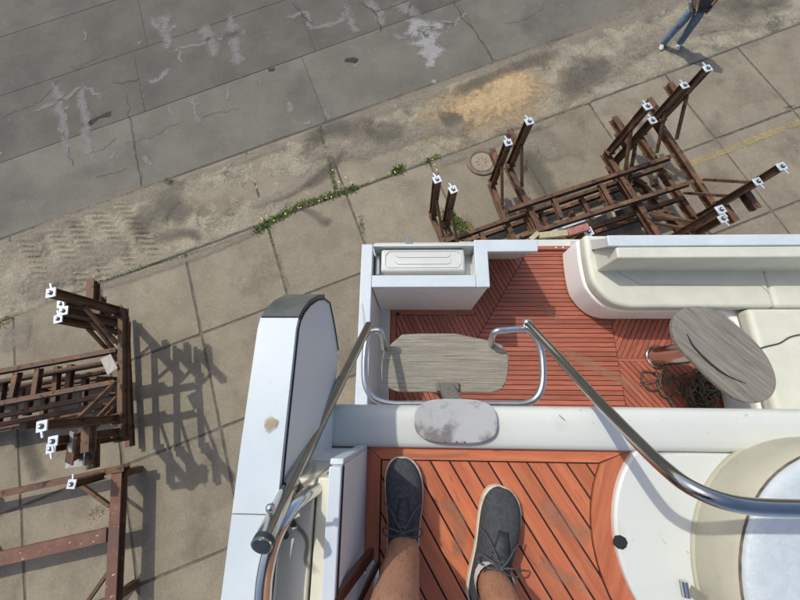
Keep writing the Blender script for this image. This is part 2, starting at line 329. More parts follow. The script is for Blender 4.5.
# sand spill
sp = MB(); c0 = UV(*P(512, 93, 0)[:2]); n1, n2 = 130, 80; sf = []
for j in range(n2+1):
    for i in range(n1+1):
        x = -1.9+3.1*i/n1; y = -.85+1.5*j/n2
        r1 = math.hypot((x-.02)/.62, (y-.05)/.48); r2 = math.hypot((x+.55)/1.15, (y+.08)/.55)
        a_ = max(1.35-r1*1.1, .92-r2*.72); q = G(c0[0]+x, c0[1]+y, 0)
        h = .040*max(0, a_)**1.2+.012*noise.noise(q*4)+.008*noise.noise(q*11)*min(1, max(0, a_)*2)
        u_, v_ = c0[0]+x, c0[1]+y; q.z = max(dirt_h(u_, v_) if v_ < ed(u_) else 0, 0)+.004+max(-.003, h); sp.v.append(q); sf.append(max(0, a_))
for j in range(n2):
    for i in range(n1): a = j*(n1+1)+i; sp.f.append([a, a+1, a+n1+2, a+n1+1])
so2 = sp.build('sand_spill', M['sandm'], smooth=True); at = so2.data.attributes.new('fade', 'FLOAT', 'POINT')
for i, f_ in enumerate(sf): at.data[i].value = f_
tag(so2, 'orange sand spilled over the dirt verge above the manhole', 'sand', kind='stuff')

def smear(pts, m, wds, z=.0065, name='stain', parent=None, label=None):
    s = MB(); fade = []; path = smooth_path([P(a, b, z) for a, b in pts], 14 if m in ('crack', 'dust', 'softdark') else 6); n = len(path); ws = wds if isinstance(wds, list) else [wds]*len(pts)
    if m == 'mortar': path = [q+Vector((noise.noise(q*5), noise.noise(q*6+Vector((4, 4, 0))), 0))*.09 for q in path]
    if m == 'crack':
        path = [q+Vector((noise.noise(q*7+Vector((3, 0, 0))), noise.noise(q*7+Vector((0, 8, 0))), 0))*.07+Vector((noise.noise(q*23), noise.noise(q*19), 0))*.03 for q in path]
    for i, q in enumerate(path):
        t = i/(n-1)*(len(ws)-1); k = min(int(t), len(ws)-2) if len(ws) > 1 else 0; wd = ws[k]+(ws[min(k+1, len(ws)-1)]-ws[k])*(t-k)
        a = path[max(0, i-1)]; b = path[min(n-1, i+1)]; dd = (b-a).normalized(); nn = Vector((-dd.y, dd.x, 0))
        wd *= max(.15, 1+(1.1 if m in ('mortar', 'mortarw') else .45)*noise.noise(q*(7 if m == 'mortar' else 5)))
        for j, f_ in ((-1, 0), (-.5, .7), (0, 1), (.5, .7), (1, 0)):
            s.v.append(q+nn*wd*j+Vector((0, 0, 0))); fade.append(f_*min(1, 6*min(t_ := i/(n-1), 1-t_)+.1))
    for i in range(n-1):
        for j in range(4): a = i*5+j; s.f.append([a, a+5, a+6, a+1])
    o = s.build(name, M[m], parent); at = o.data.attributes.new('fade', 'FLOAT', 'POINT')
    for i, f_ in enumerate(fade): at.data[i].value = f_
    return o
S = lambda pts, m, wd, **k: smear(pts, m, wd, parent=rd, **k)
for pts, wd in [([(163, 14), (166, 30), (168, 52)], [.22, .16, .1]), ([(150, 18), (166, 32), (178, 22)], .07), ([(202, 24), (210, 38), (216, 60)], [.16, .16, .1]),
                ([(230, 12), (234, 38), (238, 68)], [.14, .2, .16]), ([(168, 52), (195, 45), (214, 38)], .05), ([(214, 40), (232, 34), (250, 31)], .07),
                ([(52, 80), (60, 102), (63, 128), (70, 165)], [.08, .16, .12, .05]), ([(80, 82), (84, 110), (88, 140), (94, 168)], [.1, .16, .14, .08]),
                ([(30, 112), (60, 100), (84, 88), (104, 100)], .06), ([(280, 20), (305, 12), (312, 28), (345, 18), (342, 0)], [.05, .08, .07, .09, .16]),
                ([(345, 3), (352, 22), (358, 34)], .09), ([(370, 0), (378, 14), (382, 26)], .12), ([(395, 2), (408, 10), (414, 16)], [.2, .22, .12]),
                ([(392, 34), (412, 38), (424, 34)], .1), ([(440, 26), (458, 22), (464, 12)], [.1, .1, .05]), ([(148, 82), (157, 79), (170, 70)], .07), ([(190, 96), (195, 110), (198, 124)], .06)]:
    S(pts, 'mortar', wd)
S([(412, 16), (422, 32), (431, 52), (429, 70)], 'mortarw', [.18, .30, .26, .04]); S([(418, 34), (436, 26), (458, 24)], 'mortarw', [.2, .14, .06])
for _ in range(36):
    a, b = R.uniform(0, 640), R.uniform(0, 190)
    if b < 235-.36*a or b < 60: S([(a, b), (a+R.uniform(-9, 9), b+R.uniform(-3, 14))], 'mortar', R.uniform(.02, .07))
for _ in range(3):
    a, b = R.uniform(0, 560), R.uniform(0, 150)
    if b < 215-.36*a or b < 40: S([(a, b), (a+R.uniform(8, 40), b-R.uniform(-6, 14)), (a+R.uniform(40, 60), b-R.uniform(0, 26))], 'crack', R.uniform(.005, .008))
S([(154, 82), (158, 79)], 'mortarw', .07); S([(432, 80), (436, 83)], 'mortarw', .05)
for pts, wd in [([(88, 125), (97, 118), (112, 113)], .06), ([(344, 60), (352, 60), (358, 61)], .07), ([(268, 70), (275, 69)], .05)]: S(pts, 'tar', wd)
for pts, wd in [([(112, 83), (128, 82), (136, 80), (142, 77)], .014), ([(125, 86), (130, 120), (135, 150), (143, 192)], .009),
                ([(355, 0), (374, 12), (380, 26), (376, 34)], .02), ([(374, 12), (395, 6), (410, 0)], .016), ([(452, 0), (470, 26), (500, 68)], .016), ([(0, 118), (40, 100), (60, 78)], .01),
                ([(90, 155), (108, 145), (118, 137)], .01), ([(64, 130), (69, 150), (72, 168)], .012), ([(93, 178), (130, 168)], .01), ([(500, 66), (560, 40), (640, 5)], .012),
                ([(290, 0), (308, 20), (318, 30)], .014), ([(200, 118), (240, 108)], .01)]: S(pts, 'crack', wd)
for pts, wd in [([(300, 143), (340, 128), (385, 132), (400, 120)], [.2, .3, .3, .2]), ([(560, 95), (585, 72), (610, 60)], [.3, .4, .3]), ([(450, 95), (500, 72), (560, 50)], .16), ([(130, 232), (165, 205), (190, 215)], [.2, .4, .25]),
                ([(505, 170), (530, 160), (548, 200)], [.3, .25, .25]), ([(440, 120), (462, 112)], .25), ([(700, 0), (745, 6), (790, 0)], [.3, .4, .3]), ([(300, 190), (325, 172), (345, 150)], .1), ([(150, 240), (185, 232), (200, 240)], .12)]:
    smear(pts, 'softdark', wd, z=.030, name='dark_patch', parent=rd)
smear([(188, 243), (198, 225), (196, 210), (203, 205)], 'crack', .012, z=.028, name='crack', parent=rd); smear([(163, 222), (172, 208), (185, 203)], 'crack', .012, z=.028, name='crack', parent=rd)
# worn yellow line and details on slabs
def line_band(p, q, wd, m, name, parent, z=.0105, n=24):
    s = MB(); fade = []; a = P(*p, z); b = P(*q, z); dd = (b-a).normalized(); nn = Vector((-dd.y, dd.x, 0))
    for i in range(n+1):
        c = a.lerp(b, i/n)
        for j, f_ in ((-1, .35), (-.6, 1), (.6, 1), (1, .35)): s.v.append(c+nn*wd*j); fade.append(f_*(.55+.5*noise.noise(c*1.5)))
    for i in range(n):
        for j in range(3): k = i*4+j; s.f.append([k, k+4, k+5, k+1])
    o = s.build(name, M[m], parent); at = o.data.attributes.new('fade', 'FLOAT', 'POINT')
    for i, f_ in enumerate(fade): at.data[i].value = f_
line_band((652, 179), (800, 122), .065, 'paint', 'painted_line', pave)
for pts, wd in [([(0, 250), (60, 222), (120, 200), (180, 182)], .22), ([(180, 180), (270, 150), (350, 122)], .10), ([(350, 120), (430, 92), (500, 66), (560, 42)], .22), ([(560, 42), (640, 12), (700, -12)], .3)]:
    smear(pts, 'dust', wd, z=.0075, name='dust_drift', parent=rd)
for pts, wd in [([(300, 150), (360, 150), (430, 128), (470, 128)], .22), ([(560, 100), (620, 60), (680, 30), (760, 20)], .25), ([(20, 300), (80, 260), (130, 245)], .25), ([(330, 155), (300, 185), (250, 205)], .12)]:
    smear(pts, 'dust', wd, z=.026, name='dust_drift', parent=rd)
for pts, wd in [([(510, 150), (540, 140), (560, 160)], .3), ([(90, 290), (180, 262), (260, 230)], .08), ([(0, 340), (30, 335)], .3), ([(440, 165), (560, 120)], .07)]:
    smear(pts, 'dust', wd, z=.0082, name='dust_drift', parent=pave)
for pts, wd in [([(20, 430), (40, 480)], .12), ([(300, 205), (330, 225)], .1), ([(640, 120), (655, 150)], .1)]: smear(pts, 'softdark', wd, z=.0085, name='dark_patch', parent=pave)
for p in [] and [(235, 238), (237, 262), (302, 252), (330, 212), (228, 285), (740, 92), (745, 128), (720, 118), (352, 218), (67, 305), (113, 302), (175, 492)]: smear([p, (p[0]+4, p[1]-5)], 'tar', .03, z=.0085, name='stain', parent=pave)

# weeds, pebbles (uncountable)
def blades(line, n, wd, hmax, m, name, label, lw=.004):
    s = MB(); path = smooth_path([P(a, b, 0) for a, b in line], 10); fl = []
    for _ in range(n):
        i = R.random()*(len(path)-1); k = int(i); q = path[k].lerp(path[k+1], i-k)
        clump = .5+.9*noise.noise(q*2.2+Vector((9, 1, 0)))
        if R.random() > clump+.25: continue
        q = q+Vector((R.gauss(0, wd), R.gauss(0, wd), -.01)); a = R.uniform(0, 6.28); t = R.uniform(.2, 1.3); h = .68*hmax*R.uniform(.45, 1.15)
        dv = Vector((math.cos(a)*math.sin(t), math.sin(a)*math.sin(t), math.cos(t)))*h; sd = Vector((-math.sin(a), math.cos(a), 0))*lw*R.uniform(.6, 1.6)
        s.add([q-sd*.6, q+sd*.6, q+dv*.5+sd, q+dv*.5-sd, q+dv-Vector((0, 0, .2*h*t))], [[0, 1, 2, 3], [3, 2, 4]])
    return tag(s.build(name, M[m]), label, 'weeds', kind='stuff')
blades([(255, 232), (270, 222), (300, 206), (330, 196), (355, 188)], 3600, .035, .09, 'grass', 'weeds', 'green weeds with yellow flowers filling the joint above the pale slabs', .006)
blades([(322, 138), (328, 155), (332, 175), (336, 190)], 1300, .022, .07, 'grass', 'weeds', 'green weeds in the short cross joint of the dirt verge', .005)
blades([(355, 188), (385, 177), (400, 170)], 700, .012, .05, 'grass', 'weeds', 'thin line of weeds in the joint left of the manhole', .004)
blades([(394, 172), (402, 168)], 700, .035, .09, 'grass', 'weeds', 'small weed tuft at the joint left of the manhole', .006)
blades([(425, 163), (440, 155)], 600, .03, .07, 'grass', 'weeds', 'weed tuft with yellow flowers beside the manhole', .005)
blades([(90, 285), (140, 268), (188, 255), (255, 232)], 2200, .016, .04, 'grass', 'weeds', 'low moss and weeds along the joint by the tyre tracks', .004)
blades([(268, 228), (280, 262), (290, 290)], 500, .016, .045, 'grass', 'weeds', 'sparse weeds in the joint between two pale slabs', .004)
blades([(360, 215), (363, 232)], 350, .025, .05, 'grass', 'weeds', 'weed patch beside the white locker', .004)
blades([(445, 215), (460, 226), (468, 235)], 1500, .06, .1, 'grass', 'weeds', 'green weeds growing by the left foot of the large cradle stack', .006)
blades([(540, 165), (532, 195)], 500, .10, .04, 'grass', 'weeds', 'sparse weeds on dirt between cradle posts', .004)
blades([(0, 325), (8, 318)], 500, .08, .05, 'grass', 'weeds', 'weeds at the left edge of the dirt verge', .004)
blades([(168, 182), (173, 184)], 400, .03, .07, 'grass', 'weeds', 'small weed tuft on the road edge', .005)
blades([(320, 130), (323, 134)], 300, .025, .07, 'grass', 'weeds', 'small weed tuft at the road joint above the weedy corner', .005)
blades([(225, 330), (250, 318), (300, 300)], 500, .015, .035, 'grass', 'weeds', 'faint moss in the joint above the boat fin', .004)
blades([(205, 340), (207, 360)], 300, .03, .04, 'grass', 'weeds', 'weeds in the slab joint beside the left cradle shadow', .004)
blades([(785, 108), (795, 106)], 250, .02, .05, 'grass', 'weeds', 'weed tuft at the right edge slab corner', .004)
blades([(555, 118), (575, 108), (590, 103)], 350, .014, .04, 'grass', 'weeds', 'weeds in the joint right of the sand', .004)
blades([(92, 515), (104, 508)], 260, .04, .07, 'dry', 'dry_grass', 'dry grass bits inside the rusty frame', .003)
blades([(355, 298), (368, 292)], 160, .03, .04, 'dry', 'dry_grass', 'dry grass bits by the boat side', .003)
fl = MB()
for a, b in [(262, 219), (268, 216), (285, 214), (318, 200), (330, 196), (338, 183), (333, 170), (344, 178), (395, 171), (398, 168), (428, 157), (432, 160), (434, 163), (327, 197), (300, 208), (436, 170), (350, 184), (275, 221)]:
    q = P(a, b, .05)
    for k in range(1 if R.random() < .6 else 2): qq = q+Vector((R.gauss(0, .015), R.gauss(0, .015), 0)); fl.disc(qq, R.uniform(.008, .013), .05, .056, 8)
tag(fl.build('dandelion_flowers', M['dand']), 'yellow dandelion heads in the weedy joint', 'flowers', kind='stuff')
pb = MB(); ico = [(0, 0, 1), (.9, 0, 0), (0, .9, 0), (-.9, 0, 0), (0, -.9, 0), (0, 0, -.6)]; icf = [[0, 1, 2], [0, 2, 3], [0, 3, 4], [0, 4, 1], [5, 2, 1], [5, 3, 2], [5, 4, 3], [5, 1, 4]]
for _ in range(15000):
    u = R.uniform(-8, 12); v = ed(u)-abs(R.gauss(0, .75))-.02 if R.random() < .8 else R.uniform(3, 6.6)
    k = noise.noise(Vector((u, v, 3))*.9)
    if R.random() > (.55 if v < ed(u) else .2)+k: continue
    r_ = R.choice([.003, .004, .004, .005, .006, .007, .009, .013])*R.uniform(.7, 1.2); q = G(u, v, max(dirt_h(u, v) if 3.4+.03*u < v < ed(u) else 0, -.004)); a = R.uniform(0, 6)
    pb.add([q+Vector((x*math.cos(a)-y*math.sin(a)*.7, x*math.sin(a)+y*math.cos(a)*.7, z*.6))*r_ for x, y, z in ico], icf)
tag(pb.build('loose_gravel', M['peb']), 'pale loose pebbles scattered on the dirt verge', 'gravel', kind='stuff')
# manhole
mc = P(482, 162, .012); mh = empty('manhole_cover', mc, 'round rusty manhole cover in a worn concrete ring left of the cradle posts', 'manhole cover')
fr = MB(); n = 40
def ring(b, c, r0, r1, z0, z1, n=40):
    k = len(b.v)
    for r_, z_ in ((r0, z0), (r0, z1), (r1, z1), (r1, z0)):
        for i in range(n): b.v.append(Vector((c[0]+r_*math.cos(6.28318*i/n), c[1]+r_*math.sin(6.28318*i/n), z_)))
    for a_ in range(4):
        for i in range(n): b.f.append([k+a_*n+i, k+((a_+1) % 4)*n+i, k+((a_+1) % 4)*n+(i+1) % n, k+a_*n+(i+1) % n])
    return b
ring(fr, mc, .20, .262, -.02, .026).build('frame', M['cover'], mh, bevel=.004, seg=1)
ring(MB(), mc, .186, .199, -.02, .018).build('rim', M['rust2'], mh)
lid = MB().disc(mc, .184, -.02, .022, 40); lid.build('lid', M['lidm'], mh, bevel=.004, seg=1)
for k in range(8):
    a = k*math.pi/4; q = mc+Vector((math.cos(a)*.11, math.sin(a)*.11, 0)); MB().bar((q.x, q.y, .023), (mc.x+math.cos(a)*.05, mc.y+math.sin(a)*.05, .023), .012, .005).build('lid_rib', M['cover'], mh)

# ------------------------------------------------------------------ cradles
def Hpad(q, outdir, parent):
    o = Vector((outdir[0], outdir[1], 0)).normalized(); sd = Vector((-o.y, o.x, 0)); r_ = .050
    b = MB(); c = Vector(q)
    b.prism([tuple((c+o*i*r_+sd*j*r_)[:2]) for i, j in ((-1, -1), (1, -1), (1, 1), (-1, 1))], c.z, c.z+.012)
    pl = b.build('head_plate', M['galv'], parent, bevel=.002, seg=1)
    MB().bar(c+o*(r_-.001)+Vector((0, 0, .007)), c+o*(r_+.055)+sd*.012+Vector((0, 0, .007)), .018, .010).build('locking_tab', M['galv'], pl)
    ring(MB(), c, .013, .024, c.z+.010, c.z+.024, 14).build('nut', M['bolt'], pl)
    MB().disc(c, .012, c.z+.010, c.z+.034, 12).build('bolt', M['galv'], pl)
def arm(top_px, zt, zb, inward, root, hp=True, stub=True, brace=True, w_=.085, stubz=None):
    t = P(top_px[0], top_px[1], zt); b = Vector((t.x, t.y, zb)); inn = Vector((inward[0], inward[1], 0)).normalized()
    MB().ibar(b, (t.x, t.y, zt), w_, w_, inn, .009).build('post', M['rust'], root)
    MB().prism([tuple((b+inn*i*.06+Vector((-inn.y, inn.x, 0))*j*.06)[:2]) for i, j in ((-1, -1), (1, -1), (1, 1), (-1, 1))], zb+.04, zb+.052).build('foot_plate', M['rust'], root)
    if brace:
        zz = zb+.58*(zt-zb); MB().bar((t.x+inn.x*.05, t.y+inn.y*.05, zz), (t.x+inn.x*.42, t.y+inn.y*.42, zb+.055), .035, .035).build('brace', M['rust'], root)
    if stub:
        zz = stubz or zb+.45*(zt-zb); MB().ibar((t.x-inn.x*.05, t.y-inn.y*.05, zz), (t.x-inn.x*.30, t.y-inn.y*.30, zz), .085, .085).build('stub_beam', M['rust'], root)
    if hp: Hpad(Vector((t.x, t.y, zt+.002)), -inn, root)
    return b
def ladder(root, r1, r2, rungs, z, m='rust', w_=.055, h_=.10):
    for r_ in (r1, r2): MB().ibar(P(*r_[0], z), P(*r_[1], z), w_, h_).build('rail', M[m], root)
    a0, a1 = P(*r1[0], z), P(*r1[1], z); b0, b1 = P(*r2[0], z), P(*r2[1], z)
    for p, q in rungs:
        pp, qq = P(*p, z), P(*q, z); dd = (qq-pp).normalized()
        MB().ibar(pp+dd*.03-Vector((0, 0, .012)), qq-dd*.03-Vector((0, 0, .012)), .06, .06).build('rung', M[m], root)
def outr(root, a, b, z, m='rust', w_=.075, h_=.095):
    a = Vector((a[0], a[1], z)); b = Vector((b[0], b[1], z)); d_ = (b-a).normalized()
    MB().ibar(a-d_*.06, b+d_*.06, w_, h_).build('outrigger', M[m], root)
def basexy(px, zt): q = P(px[0], px[1], zt); return Vector((q.x, q.y))
CG = 'rusty boat cradles standing on the slabs'
# right stack: upper cradle
z1, t1 = .62, 1.41
c1 = empty('boat_cradle', P(600, 200, 0), 'upper rusty steel boat cradle of the right stack, its tall posts topped by pale plates', 'boat cradle', CG)
ladder(c1, ((508, 211), (672, 157)), ((520, 237), (691, 183)), [((553, 197), (562, 220)), ((599, 182), (613, 207)), ((620, 176), (635, 200))], z1)
for A, B in [((707, 69), (781, 167)), ((647, 107), (720, 210)), ((529, 122), (588, 232))]:
    a, b = basexy(A, t1), basexy(B, t1); inn = (b-a).normalized(); outr(c1, a, b, z1-.10, w_=.08)
    arm(A, t1, z1-.05, inn, c1); arm(B, t1, z1-.05, -inn, c1, stub=B[0] != 588)
# right stack: lower cradle
z2, t2 = .40, 1.22
c2 = empty('boat_cradle', P(570, 215, 0), 'lower rusty steel boat cradle of the right stack, reaching left to two short posts', 'boat cradle', CG)
ladder(c2, ((445, 242), (665, 166)), ((470, 268), (680, 199)), [((480, 230), (492, 258)), ((540, 210), (552, 238)), ((580, 196), (594, 222)), ((525, 215), (537, 243))], z2)
for A, B in [((684, 86), (757, 182)), ((652, 121), (722, 219)), ((508, 143), (560, 262)), ((437, 180), (492, 300)), ((453, 190), (510, 300))]:
    a, b = basexy(A, t2), basexy(B, t2); inn = (b-a).normalized()
    if B[1] > 250: b = a+inn*1.5
    outr(c2, a, b, z2-.10, w_=.075); arm(A, t2, z2-.05, inn, c2, stub=A[0] > 500)
    if B[1] < 250: arm(B, t2, z2-.05, -inn, c2)
for p, q in [((652, 212), (692, 222)), ((640, 206), (600, 200))]: MB().tube([P(*p, .45), P(*q, .55)], .025).build('tube', M['rust'], c2)
MB().ibar(P(634, 180, .3), P(645, 186, .3), .07, .07).build('loose_bracket', M['rust'], c2)
z0 = .10
c3 = empty('boat_cradle', P(560, 225, 0), 'lowest rusty frame of the right stack lying dark on the slabs', 'boat cradle', CG)
ladder(c3, ((448, 248), (640, 182)), ((500, 262), (668, 210)), [((530, 224), (542, 244)), ((610, 192), (624, 220)), ((570, 210), (582, 234))], z0)
outr(c3, P(628, 170, .1), P(700, 250, .1), .10-.0, w_=.07)
# timbers resting in the stack
t = MB().bar(P(602, 188, .42), P(612, 218, .36), .10, .05, (0, 0, 1)); tag(t.build('yellow_timber', M['yellow'], bevel=.006), 'short yellow timber lying inside the right cradle stack', 'timber')
tag(MB().bar(P(500, 250, .2), P(672, 190, .2), .035, .03).build('steel_pipe', M['galv']), 'long pale pipe lying inside the right cradle stack', 'pipe')
tg = empty('wooden_batten', P(560, 232, 1.45), 'pale batten with a faded red end lying by the stern on the cradle', 'batten')
MB().bar(P(539, 236, 1.5), P(567, 233, 1.5), .07, .04).build('pale_end', M['yellow'], tg, bevel=.004); MB().bar(P(567.2, 233, 1.5), P(588, 227, 1.5), .08, .05).build('red_end', M['redp'], tg, bevel=.004)
MB().bar(P(530, 240, 1.5), P(538, 233, 1.5), .05, .04).build('splintered_tip', M['yellow'], tg)
tg.location = tg.location
# left stack
def leftcradle(z, t, dx, dy, label, full=True, stub=True):
    rt = empty('boat_cradle', P(60, 380, 0), label, 'boat cradle', CG)
    s = lambda p: (p[0]+dx, p[1]+dy)
    return rt
ZL = .87
l1 = empty('boat_cradle', P(60, 380, 0), 'topmost rusty boat cradle of the left stack with ladder rails running out of frame', 'boat cradle', CG)
ladder(l1, ((-60, 383), (119, 350)), ((-60, 415), (117, 382)), [((17.5, 370), (11, 400)), ((38.5, 366), (34, 397)), ((-20, 377), (-26, 408))], ZL)
T1 = 1.72; a = basexy((52, 293), T1); b = basexy((43, 426), T1); inn = (b-a).normalized()
outr(l1, a, b, ZL-.01, w_=.06); arm((52, 293), T1, ZL+.04, inn, l1); arm((43, 426), T1, ZL+.04, -inn, l1)
MB().prism(pol([(101, 359), (111, 354), (118, 368), (108, 375)], ZL+.06), ZL+.06, ZL+.068).build('gusset_plate', M['plate'], l1)
l2 = empty('boat_cradle', P(50, 385, 0), 'second rusty boat cradle nested under the topmost of the left stack', 'boat cradle', CG)
ZM = .60; ladder(l2, ((-60, 393), (112, 362)), ((-60, 428), (112, 394)), [((57, 364), (54, 404)), ((71, 362), (66, 402)), ((3, 380), (-2, 412))], ZM)
T2 = 1.40; A, B = (64.5, 311), (54, 441); a = basexy(A, T2); b = basexy(B, T2); inn = (b-a).normalized()
a += Vector((.0, 0)); outr(l2, a, b, ZM-.01, w_=.06); arm(A, T2, ZM+.04, inn, l2); arm(B, T2, ZM+.04, -inn, l2)
l3 = empty('boat_cradle', P(40, 390, 0), 'third rusty boat cradle down in the left stack', 'boat cradle', CG)
ZN = .36; ladder(l3, ((-60, 400), (105, 372)), ((-60, 436), (105, 405)), [((30, 386), (26, 418)), ((85, 376), (82, 408))], ZN)
T3 = 1.24; A, B = (59, 319), (52, 448); a = basexy(A, T3); b = basexy(B, T3); inn = (b-a).normalized()
outr(l3, a, b, ZN-.01, w_=.06); arm(A, T3, ZN+.04, inn, l3); arm(B, T3, ZN+.04, -inn, l3)
l5 = empty('boat_cradle', P(30, 395, 0), 'bottom rusty boat cradle of the left stack lying on the slabs', 'boat cradle', CG)
ladder(l5, ((-60, 404), (100, 378)), ((-60, 440), (100, 410)), [((45, 388), (42, 420)), ((0, 394), (-3, 428))], .14)
T5 = 1.05; A, B = (62, 304), (60, 455); a = basexy(A, T5); b = basexy(B, T5); inn = (b-a).normalized()
outr(l5, a, b, .13, w_=.06); arm(A, T5, .18, inn, l5, stub=False)
# trestle feet so that nothing hovers
for rt, zz, xs in ((l3, ZN-.06, ((20, 392), (100, 380), (24, 425), (98, 412), (-40, 400), (-40, 436))), (c3, .05, ((470, 245), (655, 182)))):
    for p in xs: q = P(*p, zz); MB().box((q.x-.05, q.y-.05, -.005), (q.x+.05, q.y+.05, zz+.01)).build('foot_block', M['rust'], rt)
l4 = empty('rusty_trestle', P(60, 540, 0), 'separate reddish rusty steel frame low on the slabs at the bottom left', 'steel frame')
Z4 = .34
MB().ibar(P(-60, 507, Z4), P(127, 467, Z4), .08, .10).build('rail', M['rust'], l4); MB().bar(P(-60, 572, Z4), P(109, 534, Z4), .15, .08).build('cross_beam', M['rust2'], l4, bevel=.004)
MB().ibar(P(120, 470, Z4-.02), P(112, 640, Z4-.02), .13, .10).build('side_beam', M['rust2'], l4); MB().bar(P(-60, 650, Z4), P(106, 640, Z4), .09, .08).build('rail', M['rust'], l4)
MB().bar(P(80, 484, Z4), P(110, 506, Z4), .04, .04).build('brace', M['rust'], l4); MB().bar(P(86, 604, Z4), P(110, 570, Z4), .04, .04).build('brace', M['rust'], l4)
q = P(72, 484, .75); MB().ibar((q.x, q.y, Z4), (q.x, q.y, .745), .085, .085).build('post', M['rust'], l4); Hpad(Vector((q.x, q.y, .747)), (0, 1), l4)
for p in ((118, 475), (112, 600), (-40, 500), (-40, 560)): q = P(*p, Z4); MB().box((q.x-.04, q.y-.04, -.005), (q.x+.04, q.y+.04, Z4-.051)).build('foot_block', M['rust'], l4)
q1, q2 = P(78, 433, 1.25), P(74, 461, 1.1)
lb = empty('steel_bracket', (q2.x, q2.y, 1.05), 'short H section steel bracket with scuffed pinkish face hung on the lower left posts', 'bracket')
MB().ibar(q1, q2, .10, .10, (0, 0, 1), .01).build('section', M['rust'], lb); MB().bar(P(72, 432, 1.32), P(70, 456, 1.18), .05, .008).build('face_plate', M['plate'], lb)
MB().bar(P(66, 464, 1.0), P(86, 461, 1.0), .09, .012).build('base_plate', M['plate'], lb)

# ------------------------------------------------------------------ the boat
ZD, ZC, ZU = 2.05, 2.72, 3.85
boat = empty('motor_yacht', (1, 0, 0), 'white motor yacht with red teak decks seen from its upper deck', 'boat')
XL = P(358, 330, ZC).x; XR = 3.75; YT0, YT1 = 1.30, 1.04
# hull
h = MB(); secs = [(-7, .15, .5), (-6, .55, .8), (-4, 1., 1), (-1.5, 1, 1), (1.30, .97, 1)]
k = 0; rings_ = []; cx = (XL+XR)/2; hw = (XR-XL)/2
for yy, wf, df in [(-9.5, .03, .3), (-8, .4, .55), (-6, .78, .85), (-3, .97, 1), (0, 1, 1), (1.30, .985, 1)]:
    zt = ZD-.02; zb = .2-1.1*df; rings_.append([(cx-hw*wf, yy, zt), (cx-hw*wf*.97, yy-.02, (zt+zb)/2+.3), (cx-hw*wf*.7, yy-.1, zb+.45), (cx, yy-.2, zb), (cx+hw*wf*.7, yy-.1, zb+.45), (cx+hw*wf*.97, yy-.02, (zt+zb)/2+.3), (cx+hw*wf, yy, zt)])
for r_ in rings_: h.v += [Vector(q) for q in r_]
for i in range(len(rings_)-1):
    for j in range(6): h.f.append([i*7+j, i*7+j+1, (i+1)*7+j+1, (i+1)*7+j])
    h.f.append([i*7+6, i*7, (i+1)*7, (i+1)*7+6])
h.f.append([(len(rings_)-1)*7+j for j in range(7)]); h.f.append([j for j in range(7)][::-1])
h.build('hull', M['gel'], boat, smooth='a')
# keel blocks so that the boat is carried
for yy in (-1.5, -4.5): MB().box((cx-.35, yy-.15, -2.005), (cx+.35, yy+.15, -.86)).build('keel_block', M['grwood'], boat)
# cockpit deck base (caulk) and boards
dk = MB().box((XL+.03, -2.5, ZD-.03), (XR-.03, YT0-.02, ZD-.006)).build('cockpit_deck', M['caulk'], boat)
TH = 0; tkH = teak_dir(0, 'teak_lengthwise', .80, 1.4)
def bx(px, py): return tuple(P(px, py, ZD)[:2])
b1, b2 = bx(518, 268), bx(466, 358)
dv = Vector(bx(492, 250))-Vector(bx(512, 285)); diag = (dv.x, dv.y)
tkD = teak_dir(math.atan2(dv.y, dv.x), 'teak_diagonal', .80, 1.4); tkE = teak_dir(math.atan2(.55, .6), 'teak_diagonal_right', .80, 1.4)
xm = bx(391, 312)[0]; ym = bx(420, 312)[1]; top = bx(540, 250)[1]
nrm = Vector((b2[0]-b1[0], b2[1]-b1[1])).normalized(); nl = (nrm.y, -nrm.x)   # normal of mitre line, pointing left?
if nl[0] > 0: nl = (-nl[0], -nl[1])
cl = nl[0]*b1[0]+nl[1]*b1[1]
field = [(xm+.05, -.3), (2.6, -.3), (2.6, top-.045), (.55, top-.045), (.55, ym-.03), (xm+.05, ym-.03)]
left = clip(field, -nl[0], -nl[1], -cl-.003); right = clip(field, nl[0], nl[1], cl-.003)
xr = bx(616, 350)[0]; ymid = bx(640, 360)[1]
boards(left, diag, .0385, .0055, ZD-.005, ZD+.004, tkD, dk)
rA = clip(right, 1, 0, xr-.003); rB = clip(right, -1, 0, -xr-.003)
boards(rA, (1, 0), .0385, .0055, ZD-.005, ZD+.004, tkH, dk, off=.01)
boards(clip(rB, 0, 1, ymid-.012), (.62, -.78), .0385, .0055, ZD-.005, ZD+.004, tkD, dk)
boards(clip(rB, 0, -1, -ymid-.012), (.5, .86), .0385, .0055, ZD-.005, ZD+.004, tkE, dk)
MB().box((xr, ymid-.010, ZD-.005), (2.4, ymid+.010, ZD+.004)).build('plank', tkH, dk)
# margin boards
for a in (((xm+.0, -.3), (xm+.045, ym-.028)), ((xm, ym-.024), (.547, ym+.03)), ((.50, ym+.034), (.547, top)), ((.55, top-.040), (1.5, top+.02))):
    MB().box((a[0][0], a[0][1], ZD-.005), (a[1][0], a[1][1], ZD+.0045)).build('margin_plank', tkH, dk)
MB().disc(P(398, 314, ZD), .016, ZD+.005, ZD+.008, 14).build('deck_drain', M['rubber'], dk)
